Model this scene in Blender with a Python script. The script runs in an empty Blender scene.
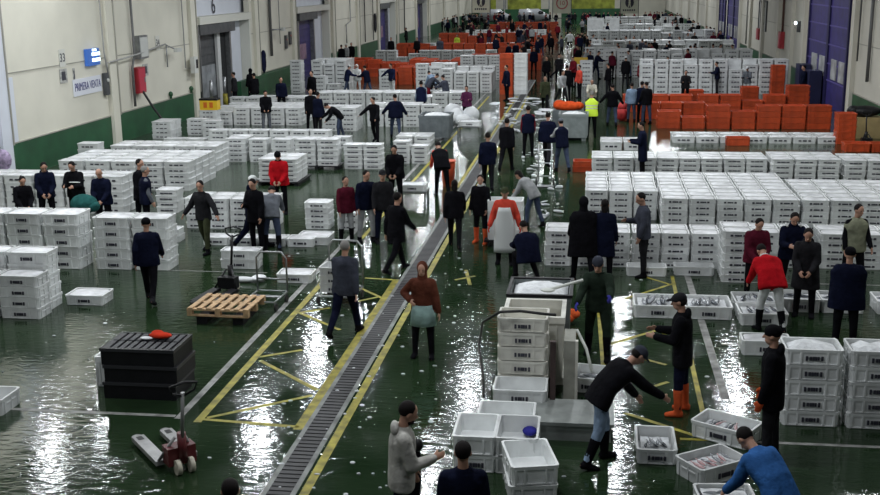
import bpy, bmesh, math, random
from mathutils import Vector, Matrix
random.seed(7)
PI = math.pi
C = bpy.context.scene.collection
R_ = math.radians
# ------------------------------------------------------------------ camera
F, H, TILT = 1100.0, 6.2, -0.013
_y = Vector((155, 269.5, -F)).normalized()
_z = Vector((1, -TILT, 0)).cross(_y).normalized()
if _z.y < 0: _z = -_z
_x = _y.cross(_z)
RW = Matrix((_x, _y, _z))                      # camera axes -> world
cd = bpy.data.cameras.new('camera'); cam = bpy.data.objects.new('camera', cd); C.objects.link(cam)
cam.matrix_world = Matrix.Translation((0, 0, H)) @ RW.to_4x4()
cd.sensor_width = 36; cd.lens = F * 36 / 880; cd.clip_end = 600
bpy.context.scene.camera = cam
def G(px, py, h=0.0):
    """the world point at height h seen at a pixel"""
    d = RW @ Vector((px - 440, 247.5 - py, -F)); t = (h - H) / d.z
    return Vector((0, 0, H)) + d * t
def WX(px, py, X):
    d = RW @ Vector((px - 440, 247.5 - py, -F)); return Vector((0, 0, H)) + d * (X / d.x)

# ------------------------------------------------------------------ materials
_m = {}
def mat(name, col, rough=.6, var=0.0, vs=6.0, bump=0.0, bs=30.0, metal=0.0, emit=0.0, spec=.5, alpha=1.0, trans=0.0):
    if name in _m: return _m[name]
    m = bpy.data.materials.new(name); m.use_nodes = True; nt = m.node_tree; b = nt.nodes['Principled BSDF']
    b.inputs['Base Color'].default_value = (*col, 1); b.inputs['Roughness'].default_value = rough
    b.inputs['Metallic'].default_value = metal; b.inputs['Specular IOR Level'].default_value = spec
    if trans: b.inputs['Transmission Weight'].default_value = trans
    tc = nt.nodes.new('ShaderNodeTexCoord')
    if var:
        n = nt.nodes.new('ShaderNodeTexNoise'); n.inputs['Scale'].default_value = vs; n.inputs['Detail'].default_value = 5
        r = nt.nodes.new('ShaderNodeMapRange'); r.inputs['From Min'].default_value = .3; r.inputs['From Max'].default_value = .7
        r.inputs['To Min'].default_value = 1 - var; r.inputs['To Max'].default_value = 1 + var * .6
        x = nt.nodes.new('ShaderNodeVectorMath'); x.operation = 'SCALE'; x.inputs[0].default_value = col
        nt.links.new(tc.outputs['Object'], n.inputs['Vector']); nt.links.new(n.outputs['Fac'], r.inputs['Value'])
        nt.links.new(r.outputs[0], x.inputs['Scale']); nt.links.new(x.outputs[0], b.inputs['Base Color'])
    if bump:
        n = nt.nodes.new('ShaderNodeTexNoise'); n.inputs['Scale'].default_value = bs; n.inputs['Detail'].default_value = 3
        u = nt.nodes.new('ShaderNodeBump'); u.inputs['Strength'].default_value = bump; u.inputs['Distance'].default_value = .03
        nt.links.new(tc.outputs['Object'], n.inputs['Vector']); nt.links.new(n.outputs['Fac'], u.inputs['Height'])
        nt.links.new(u.outputs[0], b.inputs['Normal'])
    if emit:
        b.inputs['Emission Color'].default_value = (*col, 1); b.inputs['Emission Strength'].default_value = emit
    _m[name] = m; return m
def cloth(name, col, rough=.9): return mat('cloth_' + name, col, rough, .35, 5, .9, 8, spec=.05)
WHITE = mat('white_crate_plastic', (.76, .78, .78), .42, .16, 3.5)
WHITE2 = mat('aged_cream_plastic', (.64, .63, .57), .5, .2, 4)
INK = mat('dark_blue_print', (.035, .035, .05), .6)
ORANGE = mat('orange_crate_plastic', (.52, .07, .018), .45, .3, 3)
ICE = mat('crushed_ice', (.72, .74, .76), .5, .22, 9, .9, 14)
FILM = mat('ice_under_clear_film', (.62, .63, .65), .4, .38, 3.2, .6, 6)
FISH = mat('silver_fish_skin', (.30, .32, .35), .25, .5, 9, spec=.8)
FISHD = mat('dark_fish_skin', (.07, .08, .10), .25, .5, 9, spec=.8)
PINK = mat('pink_fish_skin', (.55, .33, .34), .3, .5, 8, spec=.7)
SKIN = mat('skin', (.42, .23, .16), .55, .1, 9)
SKIN2 = mat('dark_skin', (.16, .08, .055), .55, .1, 9)
BLACK = mat('black_plastic', (.007, .007, .009), .5, .3, 5, spec=.3)
STEEL = mat('galvanised_steel', (.32, .33, .34), .35, .25, 6, metal=.8)
GREY = mat('grey_plastic', (.13, .15, .16), .5, .25, 4)
WOOD = mat('pale_pallet_wood', (.50, .33, .18), .75, .35, 8)
YEL = mat('yellow_paint', (.30, .26, .025), .6, .6, 5)
WPAINT = mat('white_floor_paint', (.25, .25, .24), .6, .6, 5)
RED = mat('red_enamel', (.33, .02, .03), .4, .2, 4)
RUBBER = mat('rubber', (.02, .02, .02), .7)

for _w in (WHITE, ORANGE):      # every crate a little different
    nt = _w.node_tree; b = nt.nodes['Principled BSDF']; lk = b.inputs['Base Color'].links[0]; src = lk.from_socket
    oi = nt.nodes.new('ShaderNodeObjectInfo'); mr = nt.nodes.new('ShaderNodeMapRange'); mr.inputs['To Min'].default_value = .80; mr.inputs['To Max'].default_value = 1.06
    v = nt.nodes.new('ShaderNodeVectorMath'); v.operation = 'SCALE'
    nt.links.new(oi.outputs['Random'], mr.inputs['Value']); nt.links.new(src, v.inputs[0]); nt.links.new(mr.outputs[0], v.inputs['Scale']); nt.links.new(v.outputs[0], b.inputs['Base Color'])
# ------------------------------------------------------------------ mesh helpers
def obj(name, bm, m, parent=None, loc=(0, 0, 0), rz=0, smooth=False, mods=None):
    me = bm if isinstance(bm, bpy.types.Mesh) else None
    if me is None:
        me = bpy.data.meshes.new(name); bm.normal_update(); bm.to_mesh(me); bm.free()
        for x in (m if isinstance(m, (list, tuple)) else [m]): me.materials.append(x)
        if smooth:
            for p in me.polygons: p.use_smooth = True
    o = bpy.data.objects.new(name, me); C.objects.link(o)
    o.location = loc; o.rotation_euler = (0, 0, rz)
    if parent: o.parent = parent
    return o
def tag(o, label, cat, group=None, kind=None):
    if label: o['label'] = label
    if cat: o['category'] = cat
    if group: o['group'] = group
    if kind: o['kind'] = kind
    return o
def empty(name, loc, rz, label, cat, group=None):
    o = bpy.data.objects.new(name, None); C.objects.link(o); o.location = loc; o.rotation_euler = (0, 0, rz)
    o.empty_display_size = .1
    return tag(o, label, cat, group)
def struct(name, bm, m, **k):
    o = obj(name, bm, m, **k); o['kind'] = 'structure'; return o
def nb(): return bmesh.new()
def box(bm, x0, x1, y0, y1, z0, z1, mi=0, M=None):
    v = [bm.verts.new((x, y, z)) for z in (z0, z1) for x, y in ((x0, y0), (x1, y0), (x1, y1), (x0, y1))]
    if M:
        for a in v: a.co = M @ a.co
    for f in ((0, 3, 2, 1), (4, 5, 6, 7), (0, 1, 5, 4), (1, 2, 6, 5), (2, 3, 7, 6), (3, 0, 4, 7)):
        g = bm.faces.new([v[i] for i in f]); g.material_index = mi
    return bm
def B1(*a, **k): return box(nb(), *a, **k)
def tube(bm, pts, r, n=8, cap=True, mi=0):
    """tube through points; r a number or one per point"""
    pts = [Vector(p) for p in pts]; rs = r if isinstance(r, (list, tuple)) else [r] * len(pts)
    rings = []; ref = None
    for i, p in enumerate(pts):
        d = (pts[min(i + 1, len(pts) - 1)] - pts[max(i - 1, 0)]).normalized()
        if ref is None: ref = Vector((0, 0, 1)) if abs(d.z) < .9 else Vector((1, 0, 0))
        u = (ref - d * ref.dot(d)).normalized(); w = d.cross(u); ref = u
        rings.append([bm.verts.new(p + (u * math.cos(2 * PI * k / n) + w * math.sin(2 * PI * k / n)) * rs[i]) for k in range(n)])
    for a, b in zip(rings, rings[1:]):
        for k in range(n):
            f = bm.faces.new((a[k], a[(k + 1) % n], b[(k + 1) % n], b[k])); f.material_index = mi; f.smooth = True
    if cap:
        f = bm.faces.new(rings[0][::-1]); f.material_index = mi; f = bm.faces.new(rings[-1]); f.material_index = mi
    return bm
def ell(bm, c, rx, ry, rz, M=None, n=12, k=8):
    c = Vector(c); M = M or Matrix.Identity(3); rings = []
    top = bm.verts.new(c + M @ Vector((0, 0, rz))); bot = bm.verts.new(c + M @ Vector((0, 0, -rz)))
    for j in range(1, k):
        t = PI * j / k
        rings.append([bm.verts.new(c + M @ Vector((rx * math.sin(t) * math.cos(2 * PI * i / n), ry * math.sin(t) * math.sin(2 * PI * i / n), rz * math.cos(t)))) for i in range(n)])
    for i in range(n):
        bm.faces.new((top, rings[0][i], rings[0][(i + 1) % n])); bm.faces.new((bot, rings[-1][(i + 1) % n], rings[-1][i]))
        for a, b in zip(rings, rings[1:]): bm.faces.new((a[i], b[i], b[(i + 1) % n], a[(i + 1) % n]))
    return bm
def caps(bm, a, b, ra, rb, n=10):
    a, b = Vector(a), Vector(b); d = (b - a); L = d.length
    if L < 1e-5: return bm
    d /= L; ts = []
    for t in (80, 55, 28, 0): ts.append((a - d * ra * math.sin(R_(t)), ra * math.cos(R_(t))))
    for t in (0, 28, 55, 80): ts.append((b + d * rb * math.sin(R_(t)), rb * math.cos(R_(t))))
    return tube(bm, [x[0] for x in ts], [x[1] for x in ts], n)
def loft(bm, secs, n=16, cap=True):
    rings = []
    for c, u, v, ru, rv in secs:
        rings.append([bm.verts.new(Vector(c) + u * ru * math.cos(2 * PI * k / n) + v * rv * math.sin(2 * PI * k / n)) for k in range(n)])
    for a, b in zip(rings, rings[1:]):
        for k in range(n): bm.faces.new((a[k], a[(k + 1) % n], b[(k + 1) % n], b[k])).smooth = True
    if cap: bm.faces.new(rings[0][::-1]); bm.faces.new(rings[-1])
    return bm

# ------------------------------------------------------------------ the hall
XL, XR, YF, ZC = -18.8, 11.3, 185.0, 9.6
def floor_material():
    m = bpy.data.materials.new('wet_green_floor'); m.use_nodes = True; nt = m.node_tree; b = nt.nodes['Principled BSDF']; N = nt.nodes.new; Lk = nt.links.new
    tc = N('ShaderNodeTexCoord')
    n1 = N('ShaderNodeTexNoise'); n1.inputs['Scale'].default_value = .35; n1.inputs['Detail'].default_value = 6
    cr = N('ShaderNodeValToRGB'); cr.color_ramp.elements[0].position = .3; cr.color_ramp.elements[0].color = (.007, .019, .007, 1)
    cr.color_ramp.elements[1].position = .72; cr.color_ramp.elements[1].color = (.026, .046, .022, 1)
    Lk(tc.outputs['Object'], n1.inputs['Vector']); Lk(n1.outputs['Fac'], cr.inputs[0]); Lk(cr.outputs[0], b.inputs['Base Color'])
    n2 = N('ShaderNodeTexNoise'); n2.inputs['Scale'].default_value = .8; n2.inputs['Detail'].default_value = 4
    mr = N('ShaderNodeMapRange'); mr.inputs['From Min'].default_value = .35; mr.inputs['From Max'].default_value = .65
    mr.inputs['To Min'].default_value = .03; mr.inputs['To Max'].default_value = .12
    Lk(tc.outputs['Object'], n2.inputs['Vector']); Lk(n2.outputs['Fac'], mr.inputs['Value']); Lk(mr.outputs[0], b.inputs['Roughness'])
    mp = N('ShaderNodeMapping'); mp.inputs['Scale'].default_value = (1.6, 3.4, 1)
    n3 = N('ShaderNodeTexNoise'); n3.inputs['Scale'].default_value = 2.6; n3.inputs['Detail'].default_value = 4; n3.inputs['Distortion'].default_value = .6
    bu = N('ShaderNodeBump'); bu.inputs['Strength'].default_value = .23; bu.inputs['Distance'].default_value = .03
    Lk(tc.outputs['Object'], mp.inputs[0]); Lk(mp.outputs[0], n3.inputs['Vector']); Lk(n3.outputs['Fac'], bu.inputs['Height']); Lk(bu.outputs[0], b.inputs['Normal'])
    b.inputs['Specular IOR Level'].default_value = .30
    return m
struct('floor', B1(XL - 1, XR + 1, -4, YF, -.2, 0), floor_material())
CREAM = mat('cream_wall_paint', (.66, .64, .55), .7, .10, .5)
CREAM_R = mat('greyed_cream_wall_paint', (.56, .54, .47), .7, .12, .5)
PALE = mat('pale_blue_white_panel', (.66, .69, .76), .6, .06, 1)
DADO = mat('green_dado_paint', (.016, .085, .035), .5, .3, 1.2)
SEAM = mat('panel_seam', (.30, .29, .25), .7)
CEIL = mat('ceiling_sheet', (.10, .10, .11), .8)
PURP = mat('purple_door_paint', (.035, .025, .16), .45, .3, 2)
DKGREY = mat('dark_grey_metal', (.09, .095, .10), .5, .3, 3, metal=.4)
struct('ceiling', B1(XL - .5, XR + .5, -4, YF, ZC, ZC + .3), CEIL)
struct('wall_back', B1(XL, XR, YF - .3, YF, 0, ZC), CREAM)
# left wall, cut open at the door bays
BAYS = [(51.6, 59.8), (69.6, 78.6), (97.3, 105.5), (118.5, 126)]
ys = [-4]; 
for a, b in BAYS: ys += [a, b]
ys.append(YF - .3)
bm = nb()
for a, b in zip(ys[::2], ys[1::2]): box(bm, XL - .3, XL, a, b, 0, ZC)
for a, b in BAYS: box(bm, XL - .3, XL, a, b, 5.9, ZC)
struct('wall_left', bm, CREAM)
bm = nb(); box(bm, XL - .8, XL - .5, 50, 128, 0, ZC); struct('wall_left_recess', bm, PALE)
dl = nb()
for a, b in zip(ys[::2], ys[1::2]):
    box(dl, XL, XL + .05, a, b, 0, 1.15)
struct('baseboard_left', dl, DADO)
bm = nb()
for a, b in zip(ys[::2], ys[1::2]):
    box(bm, XL, XL + .02, a, b, 3.42, 3.45)
    box(bm, XL, XL + .07, a, b, 1.15, 1.19)
    box(bm, XL, XL + .02, a, b, 6.6, 6.64)
struct('trim_1', bm, SEAM)
for k, y in enumerate((26, 33.0, 41.4, 50.6, 60.6, 68.6, 79.4, 88, 96.6, 106.2, 117.6, 127, 140, 155)):
    o = struct('wall_left_pillar', B1(XL, XL + .18, y - .3, y + .3, 0 if y != 33 else 0, ZC), CREAM if k != 1 else PALE)
    obj('pillar_edge', B1(XL + .18, XL + .22, y + .3, y + .36, 1.15, ZC), SEAM, o)
# door bays of the left wall
for k, (a, b) in enumerate(BAYS):
    fr = struct(f'trim_{k + 2}', box(box(nb(), XL - .5, XL + .12, a, b, 4.25, 4.62), XL - .5, XL + .04, b - .25, b, 0, 4.25), mat('cream_steel_frame', (.62, .62, .56), .6))
    dk = DKGREY if k == 0 else PURP
    y0, y1 = (a + .5, a + 4.9) if k == 0 else (a + 1.0, a + 4.8)
    d = struct(f'door_{k + 1}', B1(XL - .46, XL - .38, y0, y1, 0, 3.9), dk)
    bm = nb()
    for q in range(9): box(bm, XL - .38, XL - .34, y0 + .05, y1 - .05, .3 + q * .4, .33 + q * .4)
    obj('door_rib', bm, dk, d)
    obj('roller_housing', B1(XL - .5, XL + .08, y0 - .4, y1 + .5, 3.75, 4.22), DKGREY, d)
    obj('door_rail', B1(XL - .42, XL - .1, y0 - .25, y0, 0, 3.75), STEEL, d)
    obj('door_rail', B1(XL - .42, XL - .1, y1, y1 + .25, 0, 3.75), STEEL, d)
    if k == 0:
        obj('worn_panel', B1(XL - .38, XL - .33, y0 + .3, y0 + 2.6, .6, 2.2), mat('worn_grey_steel', (.30, .32, .34), .5, .4, 2, metal=.3), d)
        obj('dock_opening', B1(XL - .40, XL - .32, y0 + 3.2, y1 - .05, 0, 3.7), mat('dark_opening', (.008, .009, .01), .9), d)
        obj('steel_post', B1(XL - .34, XL - .2, y0 + 2.75, y0 + 3.2, 0, 3.75), mat('pale_post', (.55, .56, .56), .5), d)
    else:
        obj('striped_panel', B1(XL - .38, XL - .31, y0 + .4, y1 - 1.4, 1.2, 2.2), mat('mauve_panel', (.28, .17, .25), .6, .4, 3), d)
for (y, m_) in ((51.95, YEL), (54.0, YEL)):
    o = empty('bollard', (XL + .35, y, 0), 0, 'short yellow and grey bollard guarding the grey roller door' + (', by its near jamb' if y < 53 else ', by the pale post'), 'bollard')
    obj('post', tube(nb(), [(0, 0, .5), (0, 0, 1.6)], .09), STEEL, o); obj('yellow_sleeve', tube(nb(), [(0, 0, 0), (0, 0, .75)], .13, 12), YEL, o)
# right wall with the big purple double doors
RB = [(51.2, 61.6), (90, 98.5), (99.5, 105)]
ys = [-4]
for a, b in RB: ys += [a, b]
ys.append(YF - .3)
bm = nb(); dr = nb(); sm = nb()
for a, b in zip(ys[::2], ys[1::2]):
    box(bm, XR, XR + .3, a, b, 0, ZC); box(dr, XR - .05, XR, a, b, 0, 1.15); box(sm, XR - .02, XR, a, b, 3.3, 3.33); box(sm, XR - .07, XR, a, b, 1.15, 1.19)
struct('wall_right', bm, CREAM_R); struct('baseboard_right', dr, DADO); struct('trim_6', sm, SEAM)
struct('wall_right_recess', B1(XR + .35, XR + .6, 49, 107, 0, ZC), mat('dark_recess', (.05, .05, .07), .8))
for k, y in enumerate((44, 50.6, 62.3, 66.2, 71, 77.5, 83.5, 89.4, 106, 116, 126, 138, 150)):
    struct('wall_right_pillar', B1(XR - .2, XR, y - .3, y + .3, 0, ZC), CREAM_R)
WINP = mat('door_window', (.45, .46, .47), .3, .5, 2)
for k, (a, b) in enumerate(RB):
    mid = (a + b) / 2
    for q, (y0, y1) in enumerate(((a + .9, mid - .1), (mid + .1, b - .15))):
        d = struct(f'door_{5 + 2 * k + q}', B1(XR + .02, XR + .12, y0, y1, 0, ZC - .4), PURP)
        bm = nb()
        for z in (1.2, 2.0, 2.9, 3.8, 4.7, 5.6, 6.5): box(bm, XR - .02, XR + .02, y0, y1, z, z + .06)
        obj('door_rib', bm, mat('light_purple_rib', (.10, .08, .30), .5), d)
        bm = nb(); box(bm, XR - .06, XR + .02, y0 - .12, y0 + .1, 0, ZC - .4); box(bm, XR - .06, XR + .02, y1 - .1, y1 + .12, 0, ZC - .4)
        obj('door_stile', bm, mat('deep_purple', (.014, .012, .07), .5), d)
        for z in (1.75,):
            for w in (0, 1):
                ww = (y1 - y0) / 2
                obj('window', B1(XR - .03, XR + .02, y0 + .35 + w * ww * .8, y0 + .35 + w * ww * .8 + ww * .55, z - .4, z + .55), WINP, d)
o = empty('dock_bumper', (XR - .5, 58.6, 0), 0, 'dark blue padded dock shelter standing out below the purple doors', 'dock shelter')
obj('pad', B1(-.2, .4, -1.8, -.7, 0, 1.6), mat('dark_blue_pad', (.012, .014, .06), .55, .3, 2), o)
obj('pad', B1(-.2, .4, 1.0, 2.1, 0, 1.7), _m['dark_blue_pad'], o); obj('cross_pad', B1(.0, .4, -.7, 1.0, 0, .9), _m['dark_blue_pad'], o)

# ------------------------------------------------------------------ floor markings and drain
_n = [20]
def line(px0, py0, px1, py1, w, m):
    a, b = G(px0, py0), G(px1, py1); line3(a, b, w, m)
def line3(a, b, w, m, z=.003):
    a, b = Vector(a), Vector(b); d = (b - a).normalized(); s = Vector((-d.y, d.x, 0)) * w / 2; bm = nb()
    n = max(1, int((b - a).length / 1.0)); 
    vs = [(bm.verts.new(a + (b - a) * i / n - s + Vector((0, 0, z))), bm.verts.new(a + (b - a) * i / n + s + Vector((0, 0, z)))) for i in range(n + 1)]
    for p, q in zip(vs, vs[1:]): bm.faces.new((p[0], q[0], q[1], p[1]))
    _n[0] += 1
    struct('floor_marking', bm, m)
line3((-5.93, 14.4, 0), (-5.93, 62, 0), .11, WPAINT); line3((-8.7, 14.5, 0), (-6.0, 14.5, 0), .09, WPAINT); line3((-14, 14.5, 0), (-9.3, 14.5, 0), .09, WPAINT)
line3((2.2, 14.45, 0), (9, 14.45, 0), .08, WPAINT); line3((2.08, 16.0, 0), (2.08, 25, 0), .13, WPAINT); line3((2.6, 22.75, 0), (9, 22.75, 0), .04, WPAINT)
line3((-9.8, 22.6, 0), (-7.0, 22.6, 0), .04, WPAINT); line3((2.3, 18.65, 0), (2.9, 18.65, 0), .04, WPAINT)
line3((-5.6, 14.3, 0), (-5.6, 22.4, 0), .12, YEL); line3((-5.6, 26, 0), (-5.6, 60, 0), .1, YEL)
line3((-4.07, 14.2, 0), (-4.07, 22.3, 0), .14, YEL); line3((-4.07, 33, 0), (-4.07, 60, 0), .1, YEL); line3((-3.46, 5, 0), (-3.46, 60, 0), .12, YEL)
for q in ((199, 419, 299, 427), (260, 360.5, 317, 390), (260, 357, 302, 350), (207, 418, 312, 395.5), (300, 313, 340, 330), (298, 313, 330, 308), (365, 278, 395, 280),
          (360, 288, 382, 298), (350, 303, 378, 297), (625, 299, 675, 283), (645, 277, 672, 285), (607, 345, 665, 328), (640, 358, 666, 365), (625, 413, 708, 440),
          (642, 390, 668, 382), (680, 439, 710, 440), (598, 300, 606, 400), (672, 276, 709, 440), (455, 280, 475, 276), (466, 270, 470, 285)):
    line(*q, .075, YEL)
bm = nb()
y = 4.0
while y < 70:
    box(bm, -3.93, -3.63, y, y + .085, -.0, .012); y += .12
struct('floor_drain_grate', bm, mat('drain_grate_metal', (.035, .035, .038), .55, .5, 1.2, metal=.2))
struct('floor_drain_pit', B1(-3.96, -3.6, 4, 70, -.05, .004), mat('drain_pit', (.010, .010, .010), .9))
bm = nb(); box(bm, -4.0, -3.93, 4, 70, 0, .008); box(bm, -3.63, -3.56, 4, 70, 0, .008)
struct('floor_drain_curb', bm, mat('drain_edge', (.17, .18, .17), .5, .6, 3))

# ------------------------------------------------------------------ wall things
def wallbox(name, px, py, X, dx, wy, hz, m, label, cat, base=None):
    p = base or WX(px, py, X)
    s = 1 if X < 0 else -1; o = empty(name, (X + s * .012, p.y, p.z), 0, label, cat)
    x0, x1 = (0, dx) if s > 0 else (-dx, 0)
    obj('casing', B1(x0, x1, -wy / 2, wy / 2, -hz / 2, hz / 2), m, o)
    return o, s, p
def text(s, par, loc, size, m, rz, align='CENTER', ext=.004):
    cu = bpy.data.curves.new('lettering', 'FONT'); cu.body = s; cu.size = size; cu.align_x = align; cu.align_y = 'CENTER'; cu.extrude = ext
    cu.materials.append(m); t = bpy.data.objects.new('t', cu); C.objects.link(t); me = bpy.data.meshes.new_from_object(t.evaluated_get(bpy.context.evaluated_depsgraph_get())); bpy.data.objects.remove(t); o = bpy.data.objects.new('lettering', me); C.objects.link(o); o.parent = par; o.location = loc; o.rotation_euler = (PI / 2, 0, rz); return o
BLUEINK = mat('blue_lettering', (.03, .03, .16), .6)
o, s, p = wallbox('wall_sign', 87, 85.5, XL, .03, 2.35, .62, mat('sign_white', (.68, .70, .76), .5), 'long white wall sign lettered PRIMERA VENTA in dark blue', 'sign')
t_ = text('PRIMERA VENTA', o, (.035, 0, 0), .36, BLUEINK, PI / 2); t_.scale = (.82, 1.15, 1)
o, s, p = wallbox('exit_sign', 90, 57, XL, .14, 1.0, .62, mat('exit_blue', (.03, .10, .35), .4, emit=.5), 'glowing blue and white lit sign high above the PRIMERA VENTA sign', 'sign')
for z in (-.12, .1): obj('lit_bar', B1(.14, .16, -.15, .5, z - .05, z + .07), mat('lit_white', (.75, .92, 1), .4, emit=2.5), o)
obj('lamp_glow', B1(.14, .17, -.1, .2, .22, .30), _m['lit_white'], o)
for px, py, t in ((61.5, 58, '33'), (157, 43, '34')):
    o, s, p = wallbox('bay_number_plate', px, py, XL, .02, .45, .62, mat('plate_paint', (.60, .60, .55), .6), f'pale wall plate numbered {t} ' + ('near the blue lit sign' if t == '33' else 'above the wall camera arm'), 'number plate')
    text(t, o, (.025, 0, 0), .42, INK, PI / 2)
for px, py, t in ((63, 76, 'grey notice sheet below the plate numbered 33'), (73.5, 75, 'narrow dark notice strip just above the PRIMERA VENTA sign'), (145, 70, 'grey printed notice beside the red fire hose cabinet')):
    o, s, p = wallbox('notice', px, py, XL, .015, .55 if px != 73.5 else .15, .5, mat('notice_grey', (.42, .42, .40), .7, .5, 9), t, 'notice')
    obj('print', B1(.015, .02, -.15 if px != 73.5 else -.04, .15 if px != 73.5 else .04, -.15, .15), INK, o)
o, s, p = wallbox('fire_hose_cabinet', 135.5, 80, XL, .28, .75, 1.05, RED, 'dark red fire hose cabinet on the wall beside the tall grey pipe', 'hose cabinet')
obj('door', B1(.28, .30, -.33, .33, -.46, .46), mat('red_door', (.45, .03, .06), .35), o); obj('handle', B1(.30, .33, .2, .26, -.1, .1), STEEL, o)
o, s, p = wallbox('electric_box', 138, 47, XL, .25, .9, .95, STEEL, 'grey metal electric box on the wall above the fire hose cabinet', 'electric box')
obj('lid', B1(.25, .27, -.38, .38, -.40, .40), mat('box_grey', (.50, .51, .49), .5), o)
o, s, p = wallbox('control_box', 192, 65, XL + .18, .2, .45, .75, mat('box_white', (.60, .61, .58), .5), 'small control box with dark screen on the pillar before the grey door', 'control box')
obj('screen', B1(.2, .22, -.02, .2, -.15, .25), BLACK, o)
o, s, p = wallbox('switch_box', 104, 84, XL, .15, .3, .85, DKGREY, 'dark switch box with small cables beside the PRIMERA VENTA sign', 'switch box')
obj('dial', tube(nb(), [(.15, 0, .15), (.2, 0, .15)], .07), mat('box_white', (.6, .6, .6)), o)
for px, py, t in ((285, 42, 'grey hand tool rack on the wall before the first purple door'), (283, 38, 'dark switch panel on the pillar by the first purple door')):
    o, s, p = wallbox('wall_switch_box', px - (0 if px == 285 else 0) + (6 if px == 283 else 0), py, XL, .12, .35, .8, DKGREY, t, 'switch panel')
    obj('button', B1(.12, .15, -.06, .06, .1, .2), RED, o)
# pipes and conduits
def pipe(pts, r, m, label, name='wall_pipe', cat='pipe'):
    bm = tube(nb(), pts, r, 8); return tag(obj(name, bm, m), label, cat)
x = XL + .14
pipe([(x, 43.6, ZC), (x, 43.6, 3.4), (x, 43.3, 2.9), (x, 43.3, 1.3)], .055, mat('pipe_dark', (.10, .10, .10), .5), 'dark vertical pipe running down past the fire hose cabinet')
pipe([(x, 40.6, ZC), (x, 40.75, 3.6), (x, 41.0, 2.6)], .03, mat('pipe_grey', (.30, .30, .29), .5), 'thin grey conduit rising from the switch box', 'conduit', 'conduit')
pipe([(x, 41.0, 2.6), (x, 40.9, 3.25), (x + .14, 41.1, 3.28), (x + .14, 42.6, 3.35), (x + .14, 43.6, 3.4), (x, 47.0, 3.62)], .035, mat('pipe_grey', (.3, .3, .29)), 'grey conduit looping sideways across the wall above the hose cabinet', 'conduit', 'conduit')
pipe([(x, 49.3, ZC), (x, 49.3, 2.4), (x, 50.3, 2.3)], .03, _m['pipe_grey'], 'thin grey conduit running down to the white control box', 'conduit', 'conduit')
pipe([(x, 51.2, 4.2), (x, 51.25, 2.9), (x, 51.2, .3)], .06, _m['pipe_dark'], 'dark downpipe beside the frame of the grey roller door')
pipe([(x, 63.3, ZC), (x, 63.3, 2.0)], .09, _m['pipe_dark'], 'dark vertical pipe on the cream wall between the two dock doors')
pipe([(x, 65.2, ZC), (x, 65.2, 2.6)], .03, _m['pipe_grey'], 'thin conduit on the cream wall before the first purple door', 'conduit', 'conduit')
pipe([(x, 85, ZC), (x, 85, 3.2), (x, 83.5, 3.0), (x, 83.5, 1.6)], .05, _m['pipe_grey'], 'bent grey pipe on the wall beyond the first purple door')
pipe([(x, 90.5, ZC), (x, 90.5, 1.3)], .05, _m['pipe_dark'], 'dark straight pipe on the wall before the second purple door')
pipe([(x, 94, ZC), (x, 94, 1.3)], .05, _m['pipe_grey'], 'grey straight pipe on the wall just before the second purple door')
pipe([(x, 110, ZC), (x, 110, 1.3)], .06, _m['pipe_dark'], 'dark pipe on the far wall beyond the second purple door')
x = XR - .12
pipe([(x, 49.6, ZC), (x, 49.6, 2.6)], .04, _m['pipe_dark'], 'dark pipe on the greyish wall before the tall purple doors')
pipe([(x, 47.6, 6), (x, 47.6, 1.9)], .07, _m['pipe_dark'], 'dark vertical pipe above the black bags by the greyish wall')
pipe([(x, 69.2, ZC), (x, 69.2, 2.9)], .07, mat('pipe_brown', (.10, .05, .04), .5), 'brown pipe running down to the red hose cabinet')
pipe([(x, 78.2, ZC), (x, 78.2, 2.8)], .06, _m['pipe_brown'], 'brown pipe running down to the red extinguisher box')
pipe([(x, 85.2, ZC), (x, 85.2, 1.3)], .06, _m['pipe_grey'], 'grey pipe on the greyish wall before the far purple doors')
o, s, p = wallbox('hose_cabinet', 783.5, 40, XR, .25, .8, 1.0, RED, 'tall red hose cabinet on the greyish wall near the purple doors', 'hose cabinet'); obj('door', B1(-.27, -.25, -.3, .3, -.4, .4), _m['red_door'], o)
o, s, p = wallbox('extinguisher_box', 761, 34, XR, .25, 1.1, .75, RED, 'red extinguisher box under dark frames on the greyish wall', 'extinguisher box'); obj('door', B1(-.27, -.25, -.4, .4, -.3, .3), _m['red_door'], o)
for py_, yy in ((20, 76.8), (20, 79.2)):
    o = empty('wall_frame', (XR, yy, 3.6), 0, 'tall dark metal frame above the red extinguisher box, ' + ('the near one' if yy < 78 else 'the far one'), 'frame')
    obj('bar', B1(-.1, 0, -.5, -.4, -1, 1), DKGREY, o); obj('bar', B1(-.1, 0, .4, .5, -1, 1), DKGREY, o); obj('bar', B1(-.1, 0, -.4, .4, .9, 1), DKGREY, o); obj('backing', B1(-.04, 0, -.4, .4, -1, .9), _m['box_grey'], o)
o = empty('wall_lamp', tuple(WX(799, 23, XR - .1)), 0, 'small bright wall lamp beside the tall purple doors', 'lamp')
obj('bulb', ell(nb(), (-.18, 0, 0), .07, .1, .09), mat('lamp_white', (.8, .95, 1), .4, emit=9), o, smooth=True); obj('bracket', B1(-.1, .1, -.06, .06, -.5, .1), DKGREY, o)
o = empty('security_camera', (XL + .1, 47.2, 3.6), 0, 'small wall camera on a grey arm at the end of the conduit', 'camera')
obj('arm', tube(nb(), [(0, 0, 0), (0, 0, -1.0)], .03), STEEL, o); obj('arm', tube(nb(), [(0, 0, -.05), (.35, .3, -.25)], .03), STEEL, o); obj('housing', B1(.25, .42, .2, .75, -.36, -.2), _m['box_grey'], o)
o = empty('camera_arm', (XL + .1, 63.6, 3.5), 0, 'short grey bracket arm on the dark pipe between the dock doors', 'bracket')
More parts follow.
